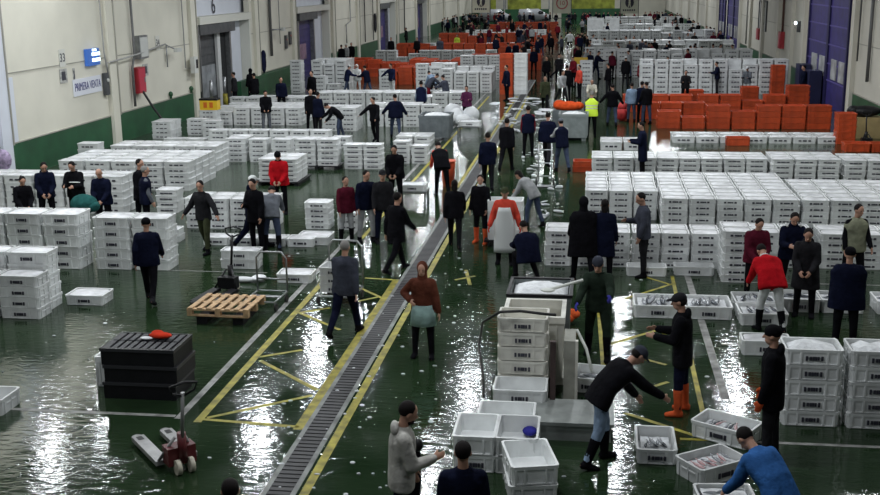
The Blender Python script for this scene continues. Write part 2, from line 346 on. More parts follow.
obj('arm', tube(nb(), [(0, 0, 0), (.5, .6, 0)], .04), STEEL, o); obj('head', B1(.4, .6, .5, .9, -.1, .1), _m['box_grey'], o)
tag(obj('coat', ell(ell(nb(), (0, 0, 0), .12, .45, .75), (0, 0, .5), .14, .3, .4), mat('cloth_black', (.012, .012, .016), .9), loc=(XL + .15, 94.8, 2.6), smooth=True), 'black coat hanging on the wall before the second purple door', 'coat')
tag(obj('coat', ell(ell(nb(), (0, 0, 0), .12, .35, .6), (0, 0, .4), .14, .25, .3), cloth('blue_black', (.012, .014, .04)), loc=(XL + .15, 61.6, 1.75), smooth=True), 'dark blue coat hanging on the wall past the grey door bay', 'coat')
for (a, b) in (((57.2, 51.72), 0),): pass
p6 = WX(213, 6, XL - .49)
t6 = empty('door_number', (XL - .49, p6.y, p6.z), 0, 'large black number 6 painted above the grey roller door', 'number'); text('6', t6, (.02, 0, 0), 1.2, INK, PI / 2)
# green low walls past the door
struct('wall_left_kerb', B1(XL + .05, XL + .3, 56.8, 68, 0, 1.1), DADO)
# leaning hose from cabinet to floor
tag(obj('hose', tube(nb(), [(XL + .25, 43.8, 1.95), (XL + .5, 44.2, 1.2), (XL + .9, 44.4, .5), (XL + 1.1, 44.3, .04)], .05), RUBBER), 'black hose leaning from the fire hose cabinet down to the floor', 'hose')
for k, y in enumerate((47.4, 50.0)):
    tag(obj('wall_finial', ell(tube(nb(), [(0, 0, 0), (0, 0, .14)], .06), (0, 0, .2), .1, .1, .12), DADO, loc=(XL + .08, y, 1.19)), 'small green knob on the dado ledge, ' + ('the one nearer the hose cabinet' if k == 0 else 'the one nearer the grey door'), 'knob')
# hanging signs
def hsign(px, py, X0, w, h, kind, label):
    p = G(px, py, 4.0); d = RW @ Vector((px - 440, 247.5 - py, -F)); t = 80 / d.y; p = Vector((0, 0, H)) + d * t
    o = empty('hanging_sign', tuple(p), 0, label, 'sign')
    obj('board', B1(-w / 2, w / 2, -.03, .03, -h / 2, h / 2), mat('sign_cream', (.62, .64, .50), .5, .1, 2), o)
    bm = nb(); box(bm, -w / 2 - .05, -w / 2, -.04, .04, -h / 2 - .35, ZC - p.z); box(bm, w / 2, w / 2 + .05, -.04, .04, -h / 2 - .35, ZC - p.z); box(bm, -w / 2, w / 2, -.03, .03, -h / 2 - .35, -h / 2 - .3)
    obj('rod', bm, DKGREY, o)
    if kind == 'w':
        bm = nb(); ell(bm, (0, -.06, .1), .30, .02, .36); obj('black_disc', bm, INK, o)
        bm = nb(); ell(bm, (0, -.09, .24), .07, .02, .08); caps(bm, (0, -.09, .12), (0, -.09, -.02), .08, .06); caps(bm, (-.03, -.09, -.02), (-.08, -.09, -.2), .04, .03); caps(bm, (.03, -.09, -.02), (.07, -.09, -.2), .04, .03)
        obj('walking_figure', bm, _m['sign_cream'], o)
        bm = nb()
        for q in range(6): box(bm, -.45 + q * .15, -.35 + q * .15, -.04, -.03, -.48, -.36)
        obj('lettering', bm, INK, o)
    else:
        bm = nb(); n = 24
        for i in range(n):
            a0, a1 = 2 * PI * i / n, 2 * PI * (i + 1) / n
            q = [bm.verts.new((math.cos(a) * r, -.035, math.sin(a) * r + .05)) for a, r in ((a0, .42), (a1, .42), (a1, .33), (a0, .33))]; bm.faces.new(q)
        obj('red_ring', bm, mat('faded_red', (.45, .12, .10), .5), o); text('10', o, (0, -.04, .05), .42, mat('faded_red', (.45, .12, .1)), 0)
hsign(481, 3, 0, 1.25, 1.35, 'w', 'cream hanging sign with a black walking figure, above the orange crates')
hsign(562, 4, 0, 1.25, 1.3, 'c', 'cream hanging sign with a number ten inside a red ring')
hsign(629.5, 4, 0, 1.2, 1.3, 'w', 'cream hanging sign with a black walking figure, above the white crates')

# ------------------------------------------------------------------ crates
_cm = {}
def crate_mesh(w, d, h, m, fine=True):
    key = (round(w, 2), round(d, 2), round(h, 3), m.name, fine)
    if key in _cm: return _cm[key]
    bm = nb()
    def ring(f, g, z):
        x, y = w / 2 * f, d / 2 * g; c = .03
        return [bm.verts.new(v) for v in ((-x + c, -y, z), (x - c, -y, z), (x, -y + c, z), (x, y - c, z), (x - c, y, z), (-x + c, y, z), (-x, y - c, z), (-x, -y + c, z))]
    t = .03
    rs = [ring(.93, .92, 0), ring(.95, .94, h * .80), ring(.97, .965, h * .80), ring(.98, .975, h), ring(.98 - 2 * t / w, .975 - 2 * t / d, h), ring(.92 - 2 * t / w, .91 - 2 * t / d, h * .12)]
    for a, b in zip(rs, rs[1:]):
        for k in range(8): bm.faces.new((a[k], a[(k + 1) % 8], b[(k + 1) % 8], b[k]))
    bm.faces.new(rs[0][::-1]); bm.faces.new(rs[-1])
    if fine:
        for sy in (-1, 1):
            y0 = sy * d / 2 * .925; y1 = sy * d / 2 * .975
            for fx in (-.40, -.22, .22, .40): box(bm, fx * w - .012, fx * w + .012, min(y0, y1), max(y0, y1), h * .06, h * .8)
            box(bm, -.40 * w, .40 * w, min(y0, y1), max(y0, y1), h * .04, h * .10)
        for sx in (-1, 1):
            x0 = sx * w / 2 * .935; x1 = sx * w / 2 * .975
            for fy in (-.32, 0.0, .32) if d > .45 else (-.3, .3): box(bm, min(x0, x1), max(x0, x1), fy * d - .012, fy * d + .012, h * .06, h * .8)
            box(bm, min(x0, x1), max(x0, x1) + .0, -.13, .13, h * .55, h * .62)
    me = bpy.data.meshes.new('crate'); bm.normal_update(); bm.to_mesh(me); bm.free(); me.materials.append(m)
    _cm[key] = me; return me
def label_geo(bm, w, d, h, ox=0, oy=0, oz=0, mi=0, big=True):
    y = oy - d / 2 * .98; zc = oz + h * .45; s = .5 if not big else 1
    u = .022 * (1 if big else .9); hh = h * (.13 if big else .12)
    xs = [(-4.6, 1.0), (-2.2, 1.1), (-.6, .8), (.8, 1.3), (2.6, .9), (4.8, 1.0)] if big else [(-6.5, 2.0), (-2.4, 1.5), (0, 1.8), (2.6, 1.6), (6.5, 2.0)]
    for cx, ww in xs:
        k = 1.25 if abs(cx) > 4 else 1
        box(bm, ox + (cx - ww * .7) * u, ox + (cx + ww * .7) * u, y - .004, y + .01, zc - hh * k, zc + hh * k * .8, mi)
    return bm
_lm = {}
def label_mesh(w, d, h, m=INK, big=True):
    key = (round(w, 2), round(d, 2), round(h, 3), m.name, big)
    if key not in _lm:
        me = bpy.data.meshes.new('label_lettering'); bm = label_geo(nb(), w, d, h, big=big); bm.to_mesh(me); bm.free(); me.materials.append(m); _lm[key] = me
    return _lm[key]
ORD = ['', 'first', 'second', 'third', 'fourth', 'fifth', 'sixth', 'seventh', 'eighth', 'ninth', 'tenth', 'eleventh', 'twelfth']
RJ = random.Random(21)
CR = []       # all crates waiting to be built
def block(desc, x0, y0, nx, ny, nz, w, d, h, col='white', fill='film', side=None, jig=.012, seen='all', z0=0.0, drop=None, order=None):
    """a block of stacked crates, front edge at y0; counted from the central aisle"""
    left = x0 + nx * w / 2 < -3.8
    tops = []
    for i in range(nx):
        for j in range(ny):
            n = nz if not drop else max(1, nz - drop(i, j))
            if y0 > 44 and not drop and nz > 2 and (i // 2 + j) % 1 == 0: n -= RJ.choice((0, 0, 0, 0, 1, 1, 2) if y0 > 60 else (0, 0, 0, 0, 0, 1))
            for k in range(n):
                top = k == n - 1
                edge = j == 0 or (i == nx - 1 and left) or (i == 0 and not left)
                if drop and not edge: edge = True
                if not (top or edge) and y0 > 60 and k < nz - 3: continue
                col_i = (nx - i) if left else (i + 1)
                x = x0 + (i + .5) * w + random.uniform(-jig, jig); y = y0 + (j + .5) * d + random.uniform(-jig, jig) * .6
                CR.append(dict(x=x, y=y, z=z0 + k * h, w=w - .02, d=d - .02, h=h, rz=random.uniform(-.008, .008), col=col, desc=desc, i=col_i, j=j, k=k, n=n, nx=nx, ny=ny, top=top, edge=edge))
                if top: tops.append((x, y, z0 + (k + 1) * h, w, d, h))
    if fill and tops:
        bm = nb()
        for x, y, z, w_, d_, h_ in tops:
            a, b = (w_ / 2 * .89 - .045, d_ / 2 * .87 - .04) if fill == 'heap' else (w_ / 2 * .93 - .04, d_ / 2 * .92 - .04); n = 5; g = []
            for p in range(n + 1):
                r = []
                for q in range(n + 1):
                    e = p in (0, n) or q in (0, n)
                    zz = z - h_ * (.22 if fill == 'heap' else .04) + (0 if e else random.uniform(.02, .055) * (1.6 if fill == 'heap' else .3) - (0 if fill == 'heap' else 0))
                    cc = .88 if p in (0, n) and q in (0, n) else 1
                    r.append(bm.verts.new((x + (-a + 2 * a * p / n) * cc, y + (-b + 2 * b * q / n) * cc, zz)))
                g.append(r)
            for p in range(n):
                for q in range(n): bm.faces.new((g[p][q], g[p + 1][q], g[p + 1][q + 1], g[p][q + 1])).smooth = True
        tag(obj('crushed_ice', bm, ICE if fill == 'heap' else FILM), 'ice and film filling the tops of crates, ' + desc, 'ice', None, 'stuff')
BW, BD, BH = .87, .58, .215
SW, SD, SH = .665, .50, .155
# --- stacks on the wall side
block('near tall stack at the frame edge', -12.05, 18.82, 2, 1, 4, .86, .56, .212, fill='film')
block('stack behind the frame edge stack', -12.16, 19.42, 2, 1, 5, .87, .58, .232)
block('standing alone on the wet green floor', -10.36, 19.80, 1, 1, 1, .83, .60, .205)
block('front row before the men in coats', -14.79, 22.5, 4, 1, 5, .885, .75, .25)
block('front row before the bald man', -10.98, 22.55, 2, 1, 5, .885, .68, .236)
block('row just behind the men in coats', -17.2, 28.4, 5, 2, 5, .885, .50, .21)
block('low stack behind the grey haired man', -12.0, 28.65, 1, 1, 4, SW, .6, .16)
block('wide low block behind the men in coats', -16.45, 31.9, 5, 4, 5, .855, .62, .178)
block('long block behind the wide low block', -16.3, 35.4, 5, 2, 4, .76, .66, .212)
block('small stack beside the green dado', -17.75, 35.9, 1, 1, 4, .80, .6, .21)
block('lower stack beside the green dado', -16.9, 37.2, 1, 1, 3, .8, .6, .21)
block('wall corner stack by the black hose', -17.95, 43.0, 1, 2, 4, .9, .6, .175)
block('stack in front of the yellow case', -16.9, 44.2, 1, 1, 4, .86, .6, .165)
block('stack carrying the yellow case', -17.2, 46.6, 1, 1, 4, .86, .6, .19)
block('stack beside the yellow case stack', -16.0, 43.6, 1, 1, 4, .80, .6, .165)
block('very low pair by the black hose', -16.9, 41.6, 2, 1, 1, .88, .6, .2)
block('low stack behind the long block', -15.0, 41.4, 2, 1, 2, .85, .6, .17)
block('five high stack behind the wide block', -12.92, 37.4, 1, 2, 5, .80, .62, .165)
block('five high stack by the dark pallet', -12.06, 37.4, 1, 1, 5, .72, .6, .162)
block('five high stack by the wet gap', -11.22, 37.4, 1, 1, 5, .74, .6, .162)
block('four high row behind the five high stacks', -14.6, 40.4, 6, 1, 4, .80, .6, .18)
block('low row behind the pallet stacks', -11.2, 38.8, 2, 1, 4, .80, .6, .165)
block('crates on the black pallet by the red jacket man', -9.98, 35.95, 2, 1, 5, .76, .7, .178, z0=.14)
block('stack beside the black pallet', -8.35, 36.2, 2, 1, 5, .68, .6, .165)
block('stack near the table cart', -6.85, 37.4, 2, 1, 5, .62, .6, .155, drop=lambda i, j: i)
block('stack behind the red jacket man', -10.35, 32.95, 2, 2, 5, .64, .7, .142, z0=.12)
block('square stack beside the maroon jacket man', -7.31, 26.95, 1, 1, 5, .70, .6, .138)
block('low stack behind the navy jacket men', -6.45, 26.9, 1, 1, 3, .68, .6, .15)
block('block behind the man with spread arms', -10.45, 26.8, 4, 2, 5, .60, .5, .158)
block('low crates behind the bending man', -9.35, 25.0, 4, 1, 1, .70, .5, .2)
block('low crates beside the spread arm man', -10.6, 25.2, 1, 1, 2, .6, .5, .16)
block('flat crates at the maroon jacket man', -7.1, 25.2, 1, 1, 1, .86, .75, .2)
block('two high behind the pallet jack handle', -8.18, 22.85, 1, 1, 2, .92, .45, .208)
block('standing beyond the white floor line', -6.6, 21.8, 1, 1, 1, .80, .56, .19)
block('block in front of the grey door', -16.75, 47.5, 5, 4, 4, .80, .62, .19)
block('row nearer the grey door', -17.6, 52.0, 7, 2, 4, .80, .62, .19)
block('block behind the bending man in black', -11.45, 45.7, 2, 2, 5, .79, .65, .196)
block('block behind the striding man', -9.8, 47.2, 4, 2, 5, .80, .62, .19)
block('low crate by the bending man', -9.9, 41.0, 1, 1, 2, .75, .6, .2)
block('low crate before the bending man', -11.0, 41.2, 1, 1, 2, .8, .6, .19)
block('low stack beside the stout man', -7.5, 41.5, 2, 2, 2, .7, .6, .19)
block('long row under the crate handlers', -13.2, 52.0, 9, 2, 5, .80, .6, .2)
block('row behind the grey ice bin', -13.6, 57.0, 8, 1, 3, .8, .6, .2)
block('narrow tall stack by the green kerb', -17.2, 61.7, 1, 1, 9, .74, .7, .205)
block('tall block before the purple door', -16.1, 62.3, 3, 3, 8, .70, .8, .225)
block('low block before the purple door', -15.6, 60.6, 2, 1, 5, .80, .7, .21)
block('short stack by the orange rows', -12.2, 62.5, 1, 1, 6, .8, .7, .21)
block('tall block by the aisle', -10.3, 64.0, 3, 2, 7, .8, .7, .21)
block('big aisle block before the orange tower', -8.55, 62.0, 4, 3, 7, .74, .9, .188)
block('pair on top of the far aisle block', -8.4, 70.2, 3, 2, 8, .9, .9, .19)
block('far row behind the orange crates', -16.6, 84.0, 14, 1, 4, .85, .8, .25)
block('far low row beyond the orange crates', -14.8, 98, 11, 1, 3, .9, .8, .25)
block('farthest row by the wall doors', -13.5, 118, 9, 1, 4, .95, .8, .25)
# --- stacks on the other side of the aisle
block('row behind the dark coated pair', -1.0, 23.75, 6, 2, 5, .635, .48, .157)
block('seven high stack beside the red jersey', 2.72, 22.68, 1, 2, 7, .64, .5, .156)
block('row behind the navy jacket trio', 3.45, 24.0, 2, 2, 5, .68, .5, .156)
block('row behind the beige vest man', 4.92, 24.0, 5, 2, 5, .68, .5, .154)
block('huge block, aisle end', -.16, 28.7, 3, 6, 5, .635, .5, .155)
block('huge block, middle', 1.78, 27.75, 5, 8, 5, .68, .5, .155)
block('huge block, projecting front', 5.22, 27.75, 3, 2, 5, .68, .5, .155)
block('huge block, rear', 5.35, 28.95, 5, 5, 4, .70, .5, .165)
block('huge block, wall end', 7.4, 27.75, 3, 2, 5, .68, .5, .15)
block('long row behind the huge block', 0.0, 35.3, 8, 3, 4, .69, .5, .15)
block('long row, middle run', 5.56, 34.9, 3, 3, 4, .69, .55, .165)
block('long row, wall run', 7.72, 34.9, 3, 3, 4, .69, .5, .16)
block('iced crate row before the orange stacks', 3.05, 42.9, 7, 1, 1, .90, .62, .24, fill='heap')
block('iced crate row, rear', 3.05, 43.6, 7, 1, 1, .90, .62, .26, fill='heap')
block('low crates by the aisle puddles', .3, 40.9, 2, 2, 1, .85, .7, .3)
block('long tall block behind the orange stacks', 2.5, 61.5, 10, 2, 7, .79, .62, .26)
block('second tall block behind the orange stacks', .6, 72, 11, 3, 7, .85, .8, .24)
block('third block behind the orange stacks', -.3, 84, 12, 3, 6, .88, .8, .27)
block('fourth block towards the far end', -.5, 98, 12, 3, 7, .9, .8, .25)
block('fifth block towards the far end', -.6, 116, 12, 3, 6, .95, .8, .26)
block('sixth block at the far end', -.6, 138, 12, 3, 6, .95, .8, .26)
block('small block in the far aisle', -1.6, 66, 2, 2, 6, .8, .6, .24)
block('block in the crowd near the yellow board', -.6, 75.5, 3, 1, 7, .8, .6, .24)
block('near stack with iced top, first from the aisle', 2.72, 15.06, 1, 1, 5, .83, .60, .228, fill='heap', jig=0)
block('near stack with iced top at the frame edge', 3.60, 15.04, 2, 1, 5, .83, .62, .229, fill='heap', jig=0)
block('single crate behind the near iced stacks', 2.56, 18.05, 1, 1, 1, .85, .5, .26)
block('low crate behind the tall iced stacks', 3.5, 17.0, 1, 1, 1, .80, .6, .26, fill='heap')
# --- orange
block('front orange run', 4.73, 47.0, 5, 1, 4, 1.015, .8, .24, 'orange', None)
block('front orange run, low end', 2.7, 47.0, 2, 1, 3, 1.0, .8, .24, 'orange', None)
block('rear orange run', 4.9, 53.0, 4, 1, 3, 1.01, .9, .262, 'orange', None)
block('rear orange run, aisle end', 1.4, 53.0, 3, 1, 3, 1.1, .9, .26, 'orange', None)
block('orange block between the runs', 2.0, 50.3, 3, 1, 3, 1.0, .8, .24, 'orange', None)
block('five high orange end stack', 8.98, 53.1, 1, 1, 5, 1.05, .9, .242, 'orange', None)
block('slim orange tower by the green dado', 9.3, 60.2, 1, 1, 7, .75, .7, .27, 'orange', None)
block('orange pile by the dock man', 4.6, 58, 1, 1, 3, 1.1, .9, .26, 'orange', None)
block('small orange pile by the white capped man', 7.4, 57, 1, 1, 3, .9, .9, .26, 'orange', None)
block('orange stack beside the cardboard box', 9.1, 42.8, 1, 1, 5, .75, .7, .23, 'orange', None)
block('low orange crates under the cardboard box', 9.0, 40.9, 2, 1, 1, .95, .7, .3, 'orange', None)
block('orange crate beside the long row', -.62, 36.0, 1, 1, 2, .68, .6, .18, 'orange', None)
block('orange crate on the iced row', 5.0, 42.2, 1, 1, 1, .9, .6, .3, 'orange', None)
block('wide orange block by the purple door', -17.0, 72.5, 12, 4, 4, .95, .9, .26, 'orange', None)
block('orange block beside the crate handlers', -12.8, 66.8, 3, 2, 4, .95, .9, .26, 'orange', None)
block('orange row beyond the white row', -16.4, 92, 13, 2, 4, .95, .9, .26, 'orange', None)
block('far orange row', -15.0, 108, 11, 2, 4, .95, .9, .28, 'orange', None)
block('farthest orange row', -12, 128, 8, 2, 5, 1.0, .9, .28, 'orange', None)
block('orange block behind the aisle block', -8.6, 78, 5, 2, 4, 1.0, .9, .26, 'orange', None)

def crate_label(c, W):
    k, n = c['k'], c['n']
    lev = 'topmost' if k == n - 1 else ('lowest' if k == 0 else ORD[k + 1] + ' level')
    if n == 1: lev = ''
    s = f"{lev} {W}".strip()
    if c['nx'] > 1: s += f", {ORD[c['i']]} column from the aisle" if c['ny'] == 1 else f", {ORD[c['i']]} column"
    if c['ny'] > 1 : s += f" {ORD[c['j'] + 1]} row"
    s += ', ' + c['desc'].replace(',', '')
    ws = s.split()
    if len(ws) > 16: s = s.replace('fish crate', 'crate').replace(' from the aisle', '')
    ws = s.split()
    if len(ws) > 16: s = ' '.join(w for w in ws if w != 'the')
    return s
for kind, word, M_ in (('white', 'white fish crate', WHITE), ('orange', 'orange crate', ORANGE)):
    L = sorted([c for c in CR if c['col'] == kind], key=lambda c: c['x'] ** 2 + c['y'] ** 2 + (0 if c['edge'] or c['top'] else 1e6))
    # things the lens cannot see fall out of the count
    def infr(c):
        v = RW.transposed() @ (Vector((c['x'], c['y'], c['z'] + .1)) - Vector((0, 0, H))); px = 440 + F * v.x / -v.z; return -25 < px < 905
    L = [c for c in L if infr(c)]
    NEAR = 285 if kind == 'white' else 200
    near, far = L[:NEAR], L[NEAR:]
    for c in near:
        o = bpy.data.objects.new('fish_crate' if kind == 'white' else 'orange_crate', crate_mesh(c['w'], c['d'], c['h'], M_)); C.objects.link(o)
        o.location = (c['x'], c['y'], c['z']); o.rotation_euler.z = c['rz']
        tag(o, crate_label(c, word), 'crate', ('white crates stacked ' if kind == 'white' else 'orange crates, ') + c['desc'])
        if kind == 'white':
            l = bpy.data.objects.new('label_lettering', label_mesh(c['w'], c['d'], c['h'], INK, c['w'] > .72)); C.objects.link(l); l.parent = o
    if far:
        me = bpy.data.meshes.new('mass'); V = []; Fs = []; MI = []
        for c in far:
            src = crate_mesh(c['w'], c['d'], c['h'], M_, False); b = len(V)
            for v in src.vertices: V.append((v.co.x + c['x'], v.co.y + c['y'], v.co.z + c['z']))
            for p in src.polygons: Fs.append([b + q for q in p.vertices]); MI.append(0)
            if c['edge'] and c['j'] == 0 or kind == 'white' and c['edge']:
                w, d, h = c['w'], c['d'], c['h']; y = c['y'] - d / 2 * .98; z = c['z'] + h * .45
                for cx, ww in ((-.2, .05), (0, .07), (.2, .05)):
                    b = len(V); x = c['x'] + cx * w
                    V += [(x - ww, y - .004, z - h * .12), (x + ww, y - .004, z - h * .12), (x + ww, y - .004, z + h * .1), (x - ww, y - .004, z + h * .1)]
                    Fs.append([b, b + 1, b + 2, b + 3]); MI.append(1)
        me.from_pydata(V, [], Fs); me.materials.append(M_); me.materials.append(INK if kind == 'white' else mat('dark_orange', (.30, .03, .01)))
        me.polygons.foreach_set('material_index', MI)
        o = bpy.data.objects.new('distant_crate_mass' if kind == 'white' else 'distant_orange_crate_mass', me); C.objects.link(o)
        tag(o, f'{kind} crates stacked in the more distant rows of the hall', 'crates', None, 'stuff')
    print(kind, len(L), 'crates')

# ------------------------------------------------------------------ lamps
def lamp(x, y, p, sz=.7, z=9.2):
    l = bpy.data.lights.new('high_bay_or_fill_lamp', 'AREA'); l.shape = 'DISK'; l.size = sz; l.energy = p; l.color = (.93, .97, 1.0)
    o = bpy.data.objects.new('high_bay_or_fill_lamp', l); C.objects.link(o); o.location = (x, y, z)
for x, y, p in ((-17.6, 36.2, 230), (-17.6, 31.8, 230), (-11.3, 42.8, 400), (-11.2, 34.2, 360), (-4.3, 38.2, 330), (-4.8, 31.0, 330), (1.4, 48.5, 460), (.9, 33.8, 330), (5.4, 39.0, 420),
                (-11.2, 24.5, 260), (-11.1, 52, 520), (-11.1, 61.5, 330), (-11.1, 71, 330), (-2, 12.5, 300), (-4, 56, 420), (5.2, 58, 420), (8, 29, 260), (7, 19, 170), (0, 20, 170), (-7, 20, 260), (-15, 22, 520), (-14, 10, 260), (-5, 8, 170), (4, 7, 110), (10, 25, 200)):  # the nearest ones are unseen fill, added to brighten crate fronts and tubs
    lamp(x, y, p)
for y in range(84, 180, 15):
    for x in (-12, -3.6, 6): lamp(x, y, 300 if x == -3.6 else 480, 1.2)
w = bpy.data.worlds.new('world'); bpy.context.scene.world = w; w.use_nodes = True
w.node_tree.nodes['Background'].inputs[0].default_value = (.6, .7, .85, 1); w.node_tree.nodes['Background'].inputs[1].default_value = .06
sc = bpy.context.scene
sc.view_settings.view_transform = 'Standard'; sc.view_settings.look = 'None'; sc.view_settings.exposure = 0.0; sc.view_settings.gamma = 1

# ------------------------------------------------------------------ people
X3, Y3, Z3 = Vector((1, 0, 0)), Vector((0, 1, 0)), Vector((0, 0, 1))
def Rx(a): return Matrix.Rotation(R_(a), 3, 'X')
# pose: lean, left leg (hip, knee, out), right leg, left arm (forward, out, elbow, inward), right arm, head (down, turn)
POSE = {
 'stand': dict(lean=2, ll=(3, 4, 4), rl=(-2, 3, 5), la=(4, 9, 12, 4), ra=(6, 9, 14, 4), head=(4, 0)),
 'stand2': dict(lean=3, ll=(8, 8, 5), rl=(-4, 2, 6), la=(10, 12, 25, 10), ra=(0, 10, 18, 4), head=(12, 15)),
 'look': dict(lean=6, ll=(2, 3, 6), rl=(0, 3, 6), la=(22, 8, 70, 25), ra=(22, 8, 72, 25), head=(30, 0)),
 'clasp': dict(lean=5, ll=(2, 3, 5), rl=(0, 3, 5), la=(14, 6, 30, 28), ra=(14, 6, 30, 28), head=(28, 5)),
 'walk': dict(lean=5, ll=(26, 8, 2), rl=(-20, 22, 2), la=(-18, 9, 14, 4), ra=(24, 8, 24, 6), head=(6, 0)),
 'walk2': dict(lean=7, ll=(-24, 26, 2), rl=(24, 6, 2), la=(24, 10, 22, 4), ra=(-20, 10, 12, 4), head=(8, 0)),
 'spread': dict(lean=4, ll=(14, 8, 9), rl=(-12, 14, 6), la=(8, 42, 14, 4), ra=(6, 30, 18, 0), head=(16, 20)),
 'armout': dict(lean=6, ll=(10, 6, 8), rl=(-12, 12, 6), la=(16, 10, 30, 8), ra=(10, 50, 10, 4), head=(14, -20)),
 'bend': dict(lean=72, ll=(6, 12, 9), rl=(2, 12, 9), la=(16, 4, 22, 4), ra=(28, 6, 16, 4), head=(70, 0)),
 'bend2': dict(lean=52, ll=(14, 16, 8), rl=(-6, 12, 8), la=(20, 6, 22, 6), ra=(42, 8, 10, 2), head=(60, 0)),
 'stoop': dict(lean=50, ll=(16, 14, 5), rl=(-8, 14, 5), la=(20, 6, 20, 4), ra=(48, 8, 8, 2), head=(50, 0)),
 'crouch': dict(lean=30, ll=(88, 120, 14), rl=(70, 118, 12), la=(40, 8, 40, 10), ra=(45, 8, 40, 10), head=(35, 15)),
 'hold': dict(lean=3, ll=(3, 4, 5), rl=(-2, 3, 6), la=(18, 10, 78, 20), ra=(22, 10, 74, 20), head=(14, 0)),
 'hip': dict(lean=2, ll=(2, 3, 5), rl=(-1, 3, 7), la=(4, 14, 12, 0), ra=(-14, 40, 78, 75), head=(6, 0)),
 'carry': dict(lean=2, ll=(5, 8, 5), rl=(-4, 6, 6), la=(-8, 20, 30, 5), ra=(-4, 20, 30, 5), head=(8, 0)),
 'reach': dict(lean=12, ll=(12, 6, 8), rl=(-10, 6, 8), la=(62, 12, 18, 6), ra=(40, 14, 20, 6), head=(24, 0)),
 'push': dict(lean=14, ll=(14, 10, 5), rl=(-14, 14, 5), la=(40, 8, 40, 8), ra=(40, 8, 40, 8), head=(20, 0)),
 'backhands': dict(lean=2, ll=(2, 3, 5), rl=(0, 3, 5), la=(-22, 14, 30, 30), ra=(-22, 14, 30, 30), head=(18, 0)),
 'one': dict(lean=3, ll=(3, 4, 6), rl=(-3, 4, 6), la=(6, 10, 14, 4), ra=(16, 8, 82, 30), head=(22, 10)),
}
def skel(P):
    J = {}; th, sh = .44, .44
    def leg(s, q):
        hp, kn, out = q; a = Vector((s * .095, 0, 0))
        d1 = Vector((s * math.sin(R_(out)), math.sin(R_(hp)), -math.cos(R_(hp)))).normalized(); k = a + d1 * th
        d2 = Vector((s * math.sin(R_(out * .4)), math.sin(R_(hp - kn)), -math.cos(R_(hp - kn)))).normalized(); f = k + d2 * sh
        return a, k, f, hp - kn
    L, Rr = leg(-1, P['ll']), leg(1, P['rl'])
    zp = -min(L[2].z, Rr[2].z) + .085; sh_ = Vector((0, 0, zp))
    # keep the body over its feet
    cy = (L[2].y + Rr[2].y) / 2; sh_.y = -cy - .30 * math.sin(R_(P['lean'])) * (1 if P['ll'][0] < 60 else .4)
    J['L'] = [v + sh_ for v in L[:3]] + [L[3]]; J['R'] = [v + sh_ for v in Rr[:3]] + [Rr[3]]
    ln = P['lean']; J['pel'] = sh_
    s = Vector((0, math.sin(R_(ln * .6)), math.cos(R_(ln * .6)))); s2 = Vector((0, math.sin(R_(ln)), math.cos(R_(ln))))
    J['waist'] = sh_ + s * .16; J['chest'] = J['waist'] + s2 * .20; J['sho'] = J['chest'] + s2 * .15; J['neck'] = J['sho'] + s2 * .07
    J['s1'], J['s2'] = s, s2; J['f2'] = Vector((0, math.cos(R_(ln)), -math.sin(R_(ln)))); J['f1'] = Vector((0, math.cos(R_(ln * .6)), -math.sin(R_(ln * .6))))
    for n, sd, q in (('l', -1, P['la']), ('r', 1, P['ra'])):
        fw, out, el, inw = q; a = J['sho'] + Vector((sd * .172, 0, 0)) + s2 * -.045
        d1 = Vector((sd * math.sin(R_(out)), math.sin(R_(fw)) * math.cos(R_(out)), -math.cos(R_(fw)) * math.cos(R_(out))))
        e = a + d1 * .29; o2 = out - inw; f2 = fw + el
        d2 = Vector((sd * math.sin(R_(o2)), math.sin(R_(f2)) * math.cos(R_(o2)), -math.cos(R_(f2)) * math.cos(R_(o2)))); w_ = e + d2 * .255
        J[n] = [a, e, w_, d2, sd]
    hd, tn = P['head']; J['HM'] = (Matrix.Rotation(R_(tn), 3, 'Z') @ Rx(-hd)) * 1.07
    J['head'] = J['neck'] + s2 * .015 + (J['HM'] @ Vector((0, .015, .115)))
    return J
def hand(bm, J, n, infl=0.0, fine=True):
    a, e, w_, d, sd = J[n]; side = Vector((0, 1, 0)); side = (side - d * side.dot(d)); side = side.normalized() if side.length > .2 else Vector((0, 0, 1))
    if d.y > .6: side = (Vector((-sd * .4, 0, 1)) - d * Vector((-sd * .4, 0, 1)).dot(d)).normalized()
    nrm = side.cross(d).normalized(); inn = nrm if nrm.x * -sd > 0 else -nrm     # palm faces the body
    M = Matrix((side, nrm, d)).transposed(); c = w_ + d * .05
    ell(bm, c, .041 + infl, .017 + infl, .052 + infl, M, 10, 6)
    if fine:
        for k, (o, L1) in enumerate(((.030, .072), (.011, .080), (-.009, .075), (-.027, .058))):
            p = w_ + d * .088 + side * o; m_ = p + d * L1 * .55 + inn * .010; t = m_ + d * L1 * .38 + inn * .024
            caps(bm, p - d * .02, m_, .0095 + infl, .009 + infl, 7); caps(bm, m_, t, .009 + infl, .0075 + infl, 7)
        p = w_ + d * .025 + side * .028; m_ = p + d * .03 + side * .028 + inn * .008; t = m_ + d * .03 + side * .006 + inn * .012
        caps(bm, p, m_, .0125 + infl, .011 + infl, 7); caps(bm, m_, t, .011 + infl, .009 + infl, 7)
    else: ell(bm, w_ + d * .11, .03, .014, .035, M, 8, 5)
